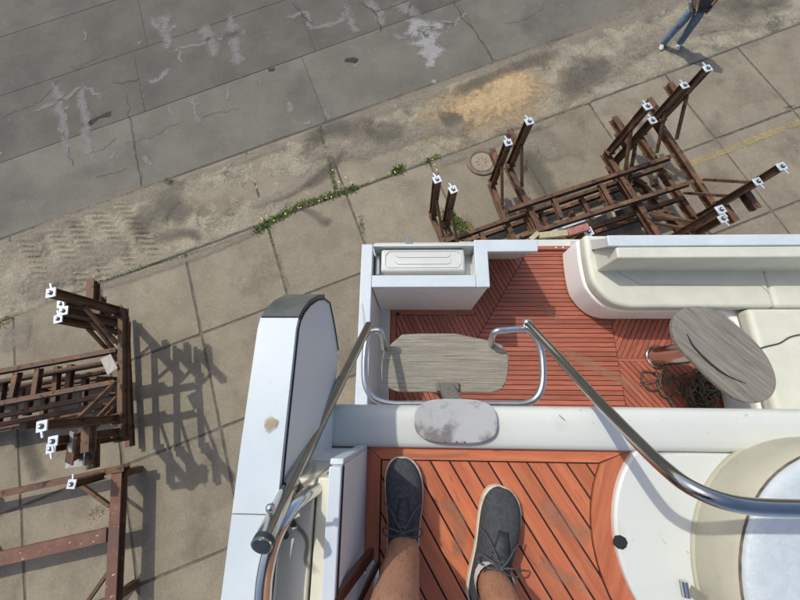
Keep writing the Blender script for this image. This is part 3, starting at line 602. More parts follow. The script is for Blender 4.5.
# side ledge and left bulwark
MB().box((P(377, 330, ZD).x, -.4, ZD+.001), (P(390, 330, ZD+.03).x, P(390, 306, ZD).y, ZD+.035)).build('side_ledge', M['gel'], boat, bevel=.008)
XLi = P(371, 300, ZC).x
MB().box((XL+.01, -2.5, ZD-.03), (XLi-.006, P(365, 244, ZC).y-.01, ZC-.03)).build('bulwark', M['grey'], boat)
capL = [tuple(P(*q, ZC)[:2]) for q in ((358, 243.5), (371, 243.5), (371, 274.4))]
MB().box((XL, -2.6, ZC-.029), (XLi, P(365, 244, ZC).y, ZC)).build('bulwark_cap', M['cap'], boat, bevel=.006)
# locker: front wall, side wall, floor, lid
yF = P(430, 287, ZC).y; yFb = P(430, 275, ZC).y; xS0 = P(475, 262, ZC).x; xS1 = P(488.5, 262, ZC).x; yB = P(420, 246, ZC).y; yB2 = P(420, 243.5, ZC).y; yC = P(510, 251.5, ZC).y; yC1 = P(510, 239.5, ZC).y
MB().box((XLi+.001, yFb+.004, ZD-.003), (xS1-.006, yF+.006, ZC-.03)).build('locker_front', M['grey'], boat, bevel=.004)
MB().box((XLi+.001, yF, ZC-.029), (xS0, yFb, ZC-.0005)).build('locker_cap', M['cap'], boat, bevel=.005)
cp = MB().prism([(xS0+.001, yF-.001), (xS1, yF-.001), (xS1, yC), (P(538, 251, ZC).x, yC), (P(538, 239, ZC).x, yC1), (xS0+.001, yC1)], ZC-.029, ZC+.001); cp.build('stern_cap', M['cap'], boat, bevel=.005)
MB().box((xS0+.006, yFb+.006, ZD-.003), (xS1-.008, yC+.011, ZC-.03)).build('locker_side', M['grey'], boat)
xe = P(537, 245, ZC).x; yb0 = P(500, 259, ZD).y; MB().hexa([(xS0+.006, yb0, ZD-.003), (xe+.08, yb0, ZD-.003), (xe+.08, YT0+.02, ZD-.003), (xS0+.006, YT0+.02, ZD-.003)], [(xS0+.006, yC+.012, ZC-.03), (xe-.01, yC+.012, ZC-.03), (xe-.01, yC1-.008, ZC-.03), (xS0+.006, yC1-.008, ZC-.03)]).build('stern_bulwark', M['gel'], boat)
MB().box((XLi+.001, yFb+.004, ZD), (xS0+.005, yB2+.02, ZC-.16)).build('locker_floor', M['gel'], boat)
MB().box((XLi+.002, yB+.0, ZC-.159), (xS0+.003, yB2, ZC-.004)).build('stern_rim', M['gel'], boat, bevel=.004)
MB().hexa([(XL+.012, yFb+.3, ZD-.02), (xS0+.004, yFb+.3, ZD-.02), (xS0+.004, YT0+.02, ZD-.02), (XL+.012, YT0+.02, ZD-.02)], [(XL+.012, yB2-.03, ZC-.166), (xS0+.004, yB2-.03, ZC-.166), (xS0+.004, yB2-.002, ZC-.162), (XL+.012, yB2-.002, ZC-.162)]).build('stern_bulwark', M['gel'], boat)
ZL_ = ZC-.035; lx0, lx1 = P(381, 260, ZL_).x, P(465, 260, ZL_).x; ly0, ly1 = P(420, 271.5, ZL_).y, P(420, 248.5, ZL_).y
lid = MB().box((lx0, ly0, ZC-.157), (lx1, ly1, ZL_)).build('locker_lid', M['cream'], boat, bevel=.018, seg=3)
lid.data.materials[0] = M['gel']
for f_ in (.33, .62):
    yy = ly0+(ly1-ly0)*f_; pts = [(lx0+.10, yy+.015, 0), (lx0+.12, yy, 0), (lx1-.12, yy, 0), (lx1-.10, yy+.015, 0)]
    MB().tube([(a, b, ZL_+.001) for a, b, _ in pts], .004, 6).build('lid_rib', M['gel'], lid)
MB().tube([(a, b, ZL_+.001) for a, b in ((lx0+.05, ly0+.03), (lx1-.05, ly0+.03), (lx1-.03, ly0+.06), (lx1-.03, ly1-.04), (lx1-.06, ly1-.02), (lx0+.06, ly1-.02), (lx0+.03, ly1-.05), (lx0+.03, ly0+.05))], .004, 6, closed=True).build('lid_rib', M['seam'] if False else M['gel'], lid)
MB().bar((lx0-.03, ly0+.01, ZC-.14), (lx0-.03, ly1-.02, ZC-.14), .02, .04).build('hinge_strip', M['chrome2'], boat)
MB().add([P(405, 244, ZC-.1), P(413, 244, ZC-.1), P(413, 243, ZC-.14), P(405, 243, ZC-.14), P(408.5, 235, ZC-.02), P(410.5, 235, ZC-.02)], [[0, 1, 2, 3], [0, 4, 5, 1], [3, 2, 5, 4], [0, 3, 4], [1, 5, 2]]).build('flag_socket', M['gel'], boat)
# sill in the stern opening
xs0, xs1 = P(538, 245, ZD).x-.25, P(610, 245, ZD).x+.1
MB().box((xs0, top+.023, ZD-.03), (xs1, YT0+.02, ZD+.03)).build('stern_sill', M['gel'], boat, bevel=.006)
MB().box((xs0+.02, top-.01, ZD+.006), (xs1, top+.024, ZD+.034)).build('sill_board', tkH, boat, bevel=.003)
for px in (556, 563, 580): q = P(px, 248, ZD+.034); MB().disc((q.x, top+.008), .008, ZD+.034, ZD+.037, 10).build('screw', M['galv'], boat)
# stern bulwark right of the opening, raked
xb0 = P(608, 240, ZC).x; yt = P(700, 234.5, ZC).y; yi = P(700, 245.5, ZC).y
MB().hexa([(xb0+.08, 1.20, ZD-.02), (XR, 1.20, ZD-.02), (XR, YT0+.02, ZD-.02), (xb0+.08, YT0+.02, ZD-.02)], [(xb0+.01, yi+.01, ZC-.03), (XR, yi+.01, ZC-.03), (XR, yt-.01, ZC-.03), (xb0+.01, yt-.01, ZC-.03)]).build('stern_bulwark', M['gel'], boat)
MB().box((xb0, yi, ZC-.029), (XR, yt, ZC)).build('stern_cap', M['cap'], boat, bevel=.006)
MB().box((XR-.14, -2.6, ZC-.031), (XR+.02, yt-.0, ZC-.002)).build('bulwark_cap', M['cap'], boat, bevel=.006)
MB().box((XR-.12, -2.5, ZD-.03), (XR, yi, ZC-.032)).build('bulwark', M['grey'], boat)
# sofa
sofa = empty('cockpit_sofa', (2, .9, ZD), 'cream vinyl L-shaped sofa with rounded end along the stern bulwark', 'sofa')
fo = [P(*q, ZD) for q in ((561, 254), (563, 275), (567, 294), (573, 304), (581, 312), (590, 317), (603, 319.5), (625, 319.5))]
fo = [(q.x, q.y) for q in smooth_path([Vector((a.x, a.y, 0)) for a in fo], 4)]
yS = fo[-1][1]; xLg = 2.42
outl = fo+[(xLg-.08, yS), (xLg, yS-.08), (xLg, -.6), (XR-.125, -.6), (XR-.125, 1.18), (1.42, 1.18)]
def inset(poly, d_):
    n = len(poly); out = []
    ar = sum(poly[i][0]*poly[(i+1) % n][1]-poly[(i+1) % n][0]*poly[i][1] for i in range(n)); sg = 1 if ar > 0 else -1
    for i in range(n):
        a, b, c = Vector(poly[i-1]), Vector(poly[i]), Vector(poly[(i+1) % n])
        n1 = Vector((-(b-a).y, (b-a).x)).normalized(); n2 = Vector((-(c-b).y, (c-b).x)).normalized(); m_ = (n1+n2); m_ = m_.normalized()/max(.5, m_.normalized().dot(n1))
        out.append((b.x+m_.x*d_*sg, b.y+m_.y*d_*sg))
    return out
MB().prism(inset(outl, .03), ZD-.003, ZD+.02).build('plinth', M['rubber'], sofa)
MB().prism(outl, ZD+.012, ZD+.29).build('base', M['grey'], sofa, bevel=.02, seg=3, ang=60)
cu = inset(outl, .004); ZS = ZD+.40
def cushion(poly, z0_, z1_, nm, mm, par, bv=.035, **k): return MB().prism(poly, z0_, z1_).build(nm, mm, par, bevel=bv, seg=5, ang=50, **k)
xc = 2.62
cA = [q for q in cu if q[0] < xLg-.1]; 
main = clip(clip(cu, 1, 0, xc), 0, -1, -(yS+.004)); cushion(main, ZD+.292, ZS, 'seat_cushion', M['vinyl'], sofa)
cushion([(xLg+.005, -.59), (XR-.45, -.59), (XR-.45, yS), (xLg+.005, yS)], ZD+.292, ZS, 'seat_cushion', M['vinyl'], sofa)
cushion([(xc+.004, yS+.004), (XR-.45, yS+.004), (XR-.45, 1.17), (xc+.004, 1.17)], ZD+.292, ZS, 'seat_cushion', M['vinyl'], sofa)
ybt = yi-.002; ybf = P(700, 257.5, ZC-.01).y; xb = P(617, 250, ZC-.01).x
MB().hexa([(xb+.0, ybf+.0, ZS-.02), (XR-.14, ybf, ZS-.02), (XR-.14, 1.15, ZS-.02), (xb+.0, 1.15, ZS-.02)], [(xb, ybf, ZC-.012), (XR-.14, ybf, ZC-.012), (XR-.14, ybt, ZC-.012), (xb, ybt, ZC-.012)]).build('backrest', M['vinyl'], sofa, bevel=.012, seg=3)
MB().box((XR-.44, -.58, ZS-.1), (XR-.142, ybf-.004, ZC-.012)).build('backrest', M['vinyl'], sofa, bevel=.02, seg=3)
sm = [P(*q, 0) for q in ()]
MB().tube([(1.50, 1.02, ZS+.002), (1.56, .86, ZS+.002), (1.70, .77, ZS+.002), (2.3, .76, ZS+.002), (2.56, .76, ZS+.002), (2.60, .70, ZS+.002)], .003, 6).build('piping', M['beige'], sofa)
# cockpit table
tp = empty('cockpit_table', P(655, 357, ZD), 'weathered grey oval wooden table on a polished steel pedestal in the cockpit', 'table')
pb_ = P(656, 357, ZD); ZT = 2.74
MB().tube([(pb_.x, pb_.y, ZD+.006), (pb_.x, pb_.y, ZD+.03)], .095, 28).build('flange', M['chrome'], tp, bevel=.006)
MB().tube([(pb_.x, pb_.y, ZD+.03), (pb_.x, pb_.y, ZD+.05), (pb_.x, pb_.y, ZT-.03)], [.088, .075, .072], 32).build('pedestal', M['chrome'], tp, smooth='a')
to = [P(*q, ZT) for q in ((672.5, 324), (679, 312), (694, 306), (715, 310), (736, 324), (757, 343), (770, 361), (776.5, 381), (772, 396), (757, 403), (739, 400), (719, 386), (694, 362), (677, 343))]
to = smooth_path([Vector((q.x, q.y, 0)) for q in to], 5, True)
tt = MB().prism([(q.x, q.y) for q in to], ZT-.03, ZT).build('tabletop', M['grwood2'], tp, bevel=.005)
slot = smooth_path([P(*q, ZT+.001) for q in ((687, 333.6), (694, 347), (711, 364), (728, 376), (746, 383.5))], 5)
ss = MB(); n = len(slot)
for i, q in enumerate(slot):
    t_ = i/(n-1); wd = .0065*math.sin(math.pi*min(1, .06+t_*.94))+.0012; a = slot[max(0, i-1)]; b = slot[min(n-1, i+1)]; dd = (b-a).normalized(); nn = Vector((-dd.y, dd.x, 0))*wd; ss.v += [q-nn, q+nn]
for i in range(n-1): ss.f.append([2*i, 2*i+1, 2*i+3, 2*i+2][::-1])
ss.build('leaf_slot', M['caulk'], tt)
jl = [P(676, 338, ZT+.0008), P(757, 402, ZT+.0008)]; MB().bar(jl[0], jl[1], .002, .0012).build('joint_line', M['seam'], tt)
# rope heap + cable
rp = MB()
def loop(c, rx, ry, ang, z, r_, n=28, turns=1., wob=.02):
    path = []
    for i in range(int(n*turns)+1):
        a = 6.283*i/n+ang; k = 1+.12*math.sin(3*a+ang); p = Vector((c.x+rx*k*math.cos(a), c.y+ry*k*math.sin(a), z+.01*math.sin(5*a+ang)+.03*i/n)); path.append(p)
    rp.tube(path, r_, 7)
cA_ = P(655, 385, ZD+.03)
loop(P(652, 380, ZD+.03), .085, .07, 1, ZD+.02, .007, turns=1.1); loop(P(666, 384, ZD+.03), .07, .10, 2.3, ZD+.03, .007, turns=1.2)
loop(P(684, 386, ZD+.05), .11, .07, .3, ZD+.05, .008, turns=1.)
for k in range(14):
    q = P(R.uniform(690, 704), R.uniform(380, 398), ZD+.03); loop(q, R.uniform(.04, .10), R.uniform(.06, .13), R.uniform(0, 6), ZD+.03+.005*k, .0065, turns=R.uniform(.8, 1.3))
rp.tube(smooth_path([P(*q, ZD+.05) for q in ((640, 383), (655, 380), (668, 378), (668, 395), (676, 410))], 5), .006, 7)
tag(rp.build('rope_heap', M['rope'], smooth=True), 'tangled grey-green rope heap under the cockpit table', 'rope')
cb = MB().tube(smooth_path([P(*q, z_) for q, z_ in (((757, 349), ZS+.01), ((768, 346), ZS+.008), ((780, 343), ZS+.008), ((790, 337), ZS+.01), ((803, 334), ZS+.01), ((830, 330), ZS+.008))], 5), .004, 6)
tag(cb.build('thin_cable', M['rubber'], smooth=True), 'thin dark cable lying across the cream sofa seat', 'cable')
# cabin under the upper deck
MB().box((XL+.12, -8, ZD-.01), (XR-.2, -.115, ZU-.06)).build('cabin_wall', M['gel'], boat)
MB().box((-.26, -5, ZU-.058), (XR-.1, -.05, ZU-.008)).build('upper_deck_slab', M['gel'], boat, bevel=.01)
# upper deck teak
UD = MB().box((-.118, -3.5, ZU-.0078), (1.6, -.146, ZU-.003)).build('upper_deck', M['caulk'], boat)
ul = Vector(P(448, 462, ZU))-Vector(P(517, 580, ZU)); ang = math.atan2(-ul.y, -ul.x)
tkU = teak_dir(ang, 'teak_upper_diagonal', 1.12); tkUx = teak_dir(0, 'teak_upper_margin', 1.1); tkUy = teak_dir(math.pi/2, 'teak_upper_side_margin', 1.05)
cc, CR = Vector((.78, -.345)), .283
yE = P(500, 448, ZU).y; yM = P(500, 461, ZU).y; xA = -.116; xB = P(380, 520, ZU).x
arc = lambda r_, a0, a1, n=26: [(cc.x+r_*math.cos(math.radians(a0+(a1-a0)*i/n)), cc.y+r_*math.sin(math.radians(a0+(a1-a0)*i/n))) for i in range(n+1)]
Rm = CR+.052
aT = 180-math.degrees(math.asin((yM-.003-cc.y)/Rm))
fieldU = [(xB+.003, yM-.003)]+[(xB+.003, -1.6)]+[(cc.x, -1.6)]+[(cc.x, cc.y-Rm)]+arc(Rm, 270, aT)+[]
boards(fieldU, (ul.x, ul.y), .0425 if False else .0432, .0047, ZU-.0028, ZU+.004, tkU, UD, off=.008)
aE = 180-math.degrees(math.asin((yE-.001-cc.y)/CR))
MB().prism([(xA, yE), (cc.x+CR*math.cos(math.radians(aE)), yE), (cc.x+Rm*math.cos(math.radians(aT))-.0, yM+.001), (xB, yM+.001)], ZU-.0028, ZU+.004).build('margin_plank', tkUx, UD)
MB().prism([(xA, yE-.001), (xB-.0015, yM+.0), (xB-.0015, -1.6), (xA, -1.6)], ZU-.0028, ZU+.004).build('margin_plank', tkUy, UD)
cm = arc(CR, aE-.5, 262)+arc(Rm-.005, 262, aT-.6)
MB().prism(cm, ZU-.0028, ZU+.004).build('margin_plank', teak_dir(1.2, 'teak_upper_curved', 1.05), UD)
# coaming
co = MB(); prof = [(-.147, ZU-.02), (-.147, ZU+.016), (-.143, ZU+.024), (-.132, ZU+.029), (-.11, ZU+.033), (-.08, ZU+.035), (-.058, ZU+.034), (-.048, ZU+.029), (-.042, ZU+.018), (-.040, ZU-.0), (-.045, ZU-.09)]
n = len(prof)
for X in (-.262, 1.9): co.v += [Vector((X, a, b)) for a, b in prof]
for i in range(n-1): co.f.append([i, i+1, n+i+1, n+i])
co.f.append(list(range(n))[::-1]); co.f.append([n+i for i in range(n)])
co.build('aft_coaming', M['gel'], boat, smooth='a')
# moulded platform to the right
mo = arc(CR, aE-3, 270)+[(cc.x, -1.8), (1.9, -1.8), (1.9, -.149), (.66, -.149), (.62, -.152)]
MB().prism(mo, ZU-.003, ZU+.02).build('moulded_platform', M['gel'], boat, bevel=.006, seg=2, ang=50)
q = P(620, 542, ZU+.02); MB().prism([(q.x+.017*math.cos(a/9*6.283)*(1+.1*math.sin(a*3)), q.y+.015*math.sin(a/9*6.283)) for a in range(9)], ZU+.019, ZU+.0225).build('drain_plug', M['rubber'], boat)
# round seat
sc_ = Vector((.985, -.425)); seat = empty('round_seat', (sc_.x, sc_.y, ZU+.02), 'round seat with beige vinyl sides and pale blue top on the upper deck', 'seat')
def lathe(prof, c, m, nm, par, n=64):
    b = MB()
    for r_, z_ in prof:
        for i in range(n): b.v.append(Vector((c.x+r_*math.cos(6.283185*i/n), c.y+r_*math.sin(6.283185*i/n), z_)))
    for k in range(len(prof)-1):
        for i in range(n): b.f.append([k*n+i, k*n+(i+1) % n, (k+1)*n+(i+1) % n, (k+1)*n+i])
    b.f.append([(len(prof)-1)*n+i for i in range(n)]); return b.build(nm, m, par, smooth='a')
lathe([(.318, ZU+.021), (.32, ZU+.03), (.320, ZU+.08), (.316, ZU+.118), (.308, ZU+.126)], sc_, M['beige'], 'side_panel', seat)
lathe([(.309, ZU+.120), (.308, ZU+.130), (.301, ZU+.137), (.28, ZU+.141), (.15, ZU+.144), (.02, ZU+.145)], sc_, M['seat'], 'seat_top', seat)
lathe([(.325, ZU+.0205), (.325, ZU+.026), (.316, ZU+.028)], sc_, M['beige'], 'base_trim', seat)
pp = [(sc_.x+.310*math.cos(6.283*i/64), sc_.y+.310*math.sin(6.283*i/64), ZU+.127) for i in range(64)]; MB().tube(pp, .0024, 6, closed=True).build('piping', M['seam'], seat)
q1, q2 = P(684, 581, ZU+.05), P(700, 592, ZU+.05); MB().tube([q1, P(687, 597, ZU+.05)], .007).build('latch', M['chrome'], seat); MB().bar(P(688, 588, ZU+.045), P(704, 600, ZU+.045), .02, .008).build('latch_plate', M['chrome'], seat)
# fin on the left
ZFt = 4.2; Xi = P(286, 430, ZFt).x; Xo = P(246, 430, ZFt).x
KF = .03
def PS(px, py):                                       # on the fin's inner face, which leans inboard below
    v = D1(px, py); t = (Xi-KF*(CAMH-ZFt))/(v.x-KF); return Vector((0, 0, CAMH))+v*t
pf = [PS(*q) for q in ((297, 330), (299, 321), (303, 313), (309, 305.5), (317, 300), (324, 299), (329, 303), (333, 322), (337.5, 350))]
zb_ = pf[-1].z; yA = pf[-1].y
top_ = [(-1.6, pf[0].z-(pf[0].z-ZFt)*1)]
pr = [(-1.6, zb_), (yA, zb_)]+[(q.y, q.z) for q in pf[::-1][1:]]
y_split = P(271, 512, ZFt).y
def xprism(prof, x0, x1): 
    b = MB(); n = len(prof); b.v = [Vector((x0, a, c)) for a, c in prof]+[Vector((x1, a, c)) for a, c in prof]
    b.f = [list(range(n)), [n+i for i in range(n)][::-1]]+[[i, n+i, n+(i+1) % n, (i+1) % n] for i in range(n)]; return b
zt_ = pf[0].z
fin_prof = [(q.y, q.z) for q in pf]
XF = lambda z_: Xi+KF*(ZFt-z_)
fpp = [(-1.6, zb_), (yA, zb_)]+fin_prof[::-1][1:]+[(-1.6, ZFt+.0)]; b = MB(); n = len(fpp)
b.v = [Vector((XF(c)-.012, a, c-.002)) for a, c in fpp]+[Vector((XF(c), a, c)) for a, c in fpp]; b.f = [list(range(n)), [n+i for i in range(n)][::-1]]+[[i, n+i, n+(i+1) % n, (i+1) % n] for i in range(n)]
b.build('fin_panel', M['grey'], boat)
MB().hexa([(Xo+.013, -1.6, zb_-.012), (XF(zb_)-.002, -1.6, zb_-.012), (XF(zb_)-.002, yA-.01, zb_-.012), (Xo+.013, yA-.01, zb_-.012)], [(Xo+.013, -1.6, zb_-.004), (XF(zb_)-.002, -1.6, zb_-.004), (XF(zb_)-.002, yA-.01, zb_-.004), (Xo+.013, yA-.01, zb_-.004)]).build('fin_bottom', M['gel'], boat)
def band(pts, nm, m, lift=.0, th=.012, ex=.002):
    b = MB(); n = len(pts)
    for s_i in (0, 1):
        for k_ in (0, 1):
            for i, (y_, z_) in enumerate(pts):
                a = pts[max(0, i-1)]; c = pts[min(n-1, i+1)]; t_ = Vector((c[0]-a[0], c[1]-a[1])).normalized(); nn = Vector((-t_.y, t_.x))
                if nn.y < 0 and nn.x < 0: pass
                b.v.append(Vector((Xi+KF*(ZFt-z_)+ex if s_i else Xo, y_+nn.x*(lift+th*k_), z_+nn.y*(lift+th*k_))))
    A = lambda s_, k_, i: (s_*2+k_)*n+i
    for i in range(n-1):
        b.f += [[A(0, 1, i), A(1, 1, i), A(1, 1, i+1), A(0, 1, i+1)], [A(0, 0, i), A(0, 0, i+1), A(1, 0, i+1), A(1, 0, i)], [A(0, 0, i), A(0, 1, i), A(0, 1, i+1), A(0, 0, i+1)], [A(1, 0, i), A(1, 0, i+1), A(1, 1, i+1), A(1, 1, i)]]
    b.f += [[A(0, 0, 0), A(1, 0, 0), A(1, 1, 0), A(0, 1, 0)], [A(0, 0, n-1), A(0, 1, n-1), A(1, 1, n-1), A(1, 0, n-1)]]
    return b.build(nm, m, boat, smooth='a')
slope = lambda y_: ZFt+(zt_-ZFt)*max(0, (y_+.1)/(pf[0].y+.1))
toppts = [(y_split-.0, ZFt)]+[(-.10, ZFt)]+[(pf[0].y, pf[0].z)]+[(pf[1].y, pf[1].z)]
# order from aft to forward so that the normal points up
fw = lambda l: l[::-1]
def nband(pts, *a, **k):
    # ensure upward normal by checking direction (y decreasing -> normal up)
    return band(pts, *a, **k)
nband([(q[0], q[1]) for q in ((-1.6, ZFt), (y_split-.001, ZFt))], 'fin_cap', M['cap'])
nband([(y_split+.001, ZFt), (-.10, ZFt), (pf[0].y, pf[0].z), (pf[1].y, pf[1].z)], 'fin_cap', M['cap'])
nband([(q.y, q.z) for q in pf[1:6]], 'fin_end_cap', M['dark']); nband([(q.y, q.z) for q in pf[5:]], 'fin_edge_panel', M['gel'], lift=-.004, th=.003)
xprism([(-1.6, zb_+.0), (yA-.02, zb_+.0), (pf[4].y-.03, pf[4].z-.02), (pf[1].y-.02, pf[1].z-.02), (-.1, ZFt-.02), (-1.6, ZFt-.02)], Xo, Xo+.012).build('fin_outer_panel', M['gel'], boat)
edge = [Vector((q.x+.003, q.y, q.z+.001)) for q in pf]; MB().tube([Vector((Xi+.003, -1.6, ZFt)), Vector((Xi+.003, -.1, ZFt))]+edge, .0018, 6).build('fin_gasket', M['rubber'], boat)
# channel floor between fin and side wall
Xw0, Xw1 = P(327, 500, 4.2).x, P(341, 480, 4.2).x
MB().box((Xi-.01, -1.6, ZU+.19), (P(311, 540, ZU+.33).x-.001, -.149, ZU+.330)).build('channel_floor', M['cream'], boat, bevel=.003)
MB().box((P(311, 540, ZU+.33).x+.002, -1.6, ZU+.18), (Xw0+.001, -.1495, ZU+.322)).build('channel_floor', M['cream'], boat, bevel=.003)
smear([(311, 470), (311.5, 500), (310, 540), (309, 600)], 'crack', .006, z=ZU+.332, name='dirt_line', parent=boat)
MB().box((Xi+.001, -1.6, ZU-.02), (Xw0+.001, -.15, ZU+.179)).build('channel_step', M['grey'], boat)
# side wall of the deck well
ZW = 4.2; yw = P(341, 467, ZW).y
wp = [(-.153, ZU-.002), (yw, ZW-.012), (-1.6, ZW-.012), (-1.6, ZU-.002)]
xprism(wp, Xw0+.003, Xw1).build('side_wall', M['grey'], boat)
wb = MB(); wb.bar((( Xw0+Xw1)/2, yw-.0, ZW-.005), ((Xw0+Xw1)/2, -1.6, ZW-.005), Xw1-Xw0, .012); wb.build('side_wall_cap', M['cap'], boat, bevel=.002)
wb = MB(); wb.bar(((Xw0+Xw1)/2, yw+.006, ZW-.01), ((Xw0+Xw1)/2, -.146, ZU+.02), Xw1-Xw0+.002, .010, (0, 1, 0)); wb.build('side_wall_end_cap', M['cap'], boat, bevel=.002)
MB().tube([(Xw1+.001, yw, ZW-.012), (Xw1+.001, -1.6, ZW-.012)], .0018, 6).build('wall_gasket', M['rubber'], boat)
# rails
chL = MB().tube([P(263.5, 542, 4.30), P(316, 432, 4.0), P(369, 325, 3.68)], .0142, 24).build('handrail', M['chromed'], boat, smooth='a')
q = P(263.5, 542, 4.30); dd = (P(369, 325, 3.65)-q).normalized()
MB().tube([q-dd*.004, q+dd*.004], .0146, 24).build('end_cap', M['bolt'], chL); ring
MB().tube([q-dd*.006, q-dd*.0035], [.0148, .0148], 24).build('end_rim', M['chrome'], chL)
MB().tube([q-dd*.0068, q-dd*.0058], .0125, 24).build('end_plug', M['bolt'], chL)
MB().ball(P(270.5, 508, 4.32), .0062).build('knob', M['chrome'], chL, smooth=True); MB().tube([P(270.5, 511, 4.312), P(271.5, 517, 4.28)], .003).build('knob_stem', M['chrome'], chL)
lo = smooth_path([P(*c, z_) for c, z_ in (((262, 660), 4.235), ((263, 600), 4.235), ((266, 570), 4.235), ((273, 542), 4.232), ((284, 519), 4.225), ((300, 500), 4.20), ((320, 486), 4.16), ((338, 474), 4.12))], 8)
MB().tube(lo, .0125, 20).build('grab_rail', M['chrome'], boat, smooth='a')
q = P(338, 474, 4.12); MB().tube([q-Vector((.002, .001, 0)), q+Vector((.008, .004, 0))], .019, 20).build('rail_flange', M['chrome'], boat, smooth='a')
for p in ((283, 530, 4.205), (290, 518, 4.20)): MB().tube([P(*p), P(p[0]+3, p[1]+6, p[2]-.02)], .005).build('rail_bracket', M['rubber'], boat)
rr = smooth_path([P(*c, z_) for c, z_ in (((527, 323), 3.65), ((562, 361), 3.80), ((600, 403), 3.945), ((640, 444.5), 4.065), ((667, 470), 4.125), ((690, 487), 4.158), ((720, 500), 4.176), ((753, 506.5), 4.18), ((800, 508.5), 4.18), ((870, 509), 4.18), ((1100, 509), 4.18))], 8)
MB().tube(rr, .0135, 24).build('handrail', M['chromed'], boat, smooth='a')
q = P(527, 323, 3.65); MB().ball(q, .017).build('rail_end', M['chrome'], boat, smooth=True)
ZH = 3.64
lad = empty('boarding_steps', P(440, 370, 3.5), 'ladder of chrome hoop, weathered grey wooden tread and glossy oval step', 'boarding steps')
hp = smooth_path([P(*c, z_) for c, z_ in (((491.5, 345), ZH-.12), ((492, 337), ZH-.03), ((496, 331.5), ZH), ((506, 330), ZH), ((520, 329), ZH), ((528, 330), ZH), ((535, 337), ZH), ((541, 350), ZH), ((543, 368), ZH), ((542, 386), ZH), ((536, 398), ZH), ((524, 403.5), ZH), ((500, 404), ZH), ((455, 404), ZH), ((410, 404), ZH), ((390, 403.5), ZH), ((374, 398), ZH), ((366, 385), ZH), ((364.5, 365), ZH), ((366, 345), ZH), ((369, 334), ZH), ((375, 331), ZH), ((380, 331.5), ZH), ((382.5, 337), ZH-.03), ((384, 348), ZH-.12))], 5)
MB().tube(hp, .0115, 16).build('hoop', M['chrome2'], lad, smooth='a')
ZTr = 3.52
tr = [P(*c, ZTr) for c in ((382, 382), (381, 368), (383, 354), (391, 344), (402, 334.5), (420, 333.5), (455, 333.5), (472, 337), (489, 340.5), (502, 345), (509, 356), (508.5, 372), (505, 386), (497, 392), (470, 392.5), (420, 392.5), (397, 392))]
MB().prism([(q.x, q.y) for q in tr], ZTr-.022, ZTr).build('tread', M['grwood'], lad, bevel=.003)
# upper ply, set back
tr2 = [P(*c, ZTr+.004) for c in ((386, 385), (383.5, 379), (382.5, 368), (382.5, 357), (384, 352), (388, 347.5), (394, 343.5), (401, 341), (486, 341), (494, 342.5), (502, 347), (507, 354), (508, 363), (507.5, 373), (505.5, 382), (502, 388), (497, 391), (490, 392), (404, 392), (396, 391), (390, 388.5))]
MB().prism([(q.x, q.y) for q in tr2], ZTr+.0005, ZTr+.005).build('tread_ply', M['grwood'], lad, bevel=.001)
MB().bar(P(446, 386, ZTr+.03), P(456, 407, 3.845), .050, .022, (0, 0, 1)).build('stringer', M['grwood2'], lad, bevel=.002)
MB().box((P(436, 384, ZTr).x, P(445, 391, ZTr).y, ZTr+.0055), (P(458, 384, ZTr).x, P(445, 382, ZTr).y, ZTr+.024)).build('stringer_foot', M['grwood2'], lad, bevel=.003)
q = P(428, 340, ZTr)
for x_ in (384, 491.5): q = P(x_, 347, ZTr-.01); MB().tube([q, q-Vector((0, 0, .30))], .011, 12).build('stile', M['chrome2'], lad, smooth='a')
xs_ = (P(384, 347, ZTr-.3).x+P(491, 347, ZTr-.3).x)/2
for zz in (2.65, 3.1):
    MB().box((xs_-.2, .02, zz-.02), (xs_+.2, .17, zz)).build('tread', M['grwood'], lad, bevel=.003)
MB().bar((xs_, .06, ZD+.006), (xs_, .08, ZTr-.024), .05, .03, (0, 1, 0)).build('stringer', M['grwood'], lad)
ZP = ZU+.048
oc = P(456, 421, ZP); rx, ry = P(498, 421, ZP).x-oc.x, P(456, 399, ZP).y-oc.y
ov = []
for i in range(56):
    a = 6.283185*i/56; c_, s_ = math.cos(a), math.sin(a); ov.append((oc.x+rx*abs(c_)**.62*(1 if c_ > 0 else -1), oc.y+ry*abs(s_)**.72*(1 if s_ > 0 else -1)))
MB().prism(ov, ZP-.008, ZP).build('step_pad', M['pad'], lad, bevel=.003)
MB().box((oc.x-.05, oc.y-.03, ZU+.03), (oc.x+.05, oc.y+.01, ZP-.0085)).build('pad_bracket', M['chrome2'], lad)
for a in (-.03, 0, .02): MB().tube([(oc.x+a, oc.y-ry*.93, ZP), (oc.x+a, oc.y-ry*.93, ZP+.002)], .003, 8).build('rivet', M['rust2'], lad)
# folding mahogany bracket on the side wall
br = empty('folding_gate', P(360, 590, 4.0), 'dark mahogany folding gate bars with chrome studs beside the side wall', 'gate')
MB().bar(P(371, 553, 3.99), P(330, 606, 4.2), .014, .02).build('bar', M['mahog'], br, bevel=.002)
MB().bar(P(378, 563, 3.95), P(352, 615, 4.05), .010, .02).build('bar', M['mahog'], br, bevel=.002)
MB().bar(P(373, 561, 3.94), P(341, 612, 4.08), .03, .004).build('inner_panel', M['grey'], br)
for p in ((360, 565, 4.03), (364, 570, 4.02), (351, 582, 4.06)): MB().ball(P(*p), .0052).build('stud', M['chrome'], br, smooth=True)
MB().tube([P(377, 568, 3.93), P(374, 606, 3.93)], .006).build('rod', M['chrome'], br, smooth='a')
smear([(263, 426), (268, 425), (273, 424), (278, 424)], 'lichen', [.008, .018, .016, .006], z=ZFt+.0135, name='lichen_spot', parent=boat)
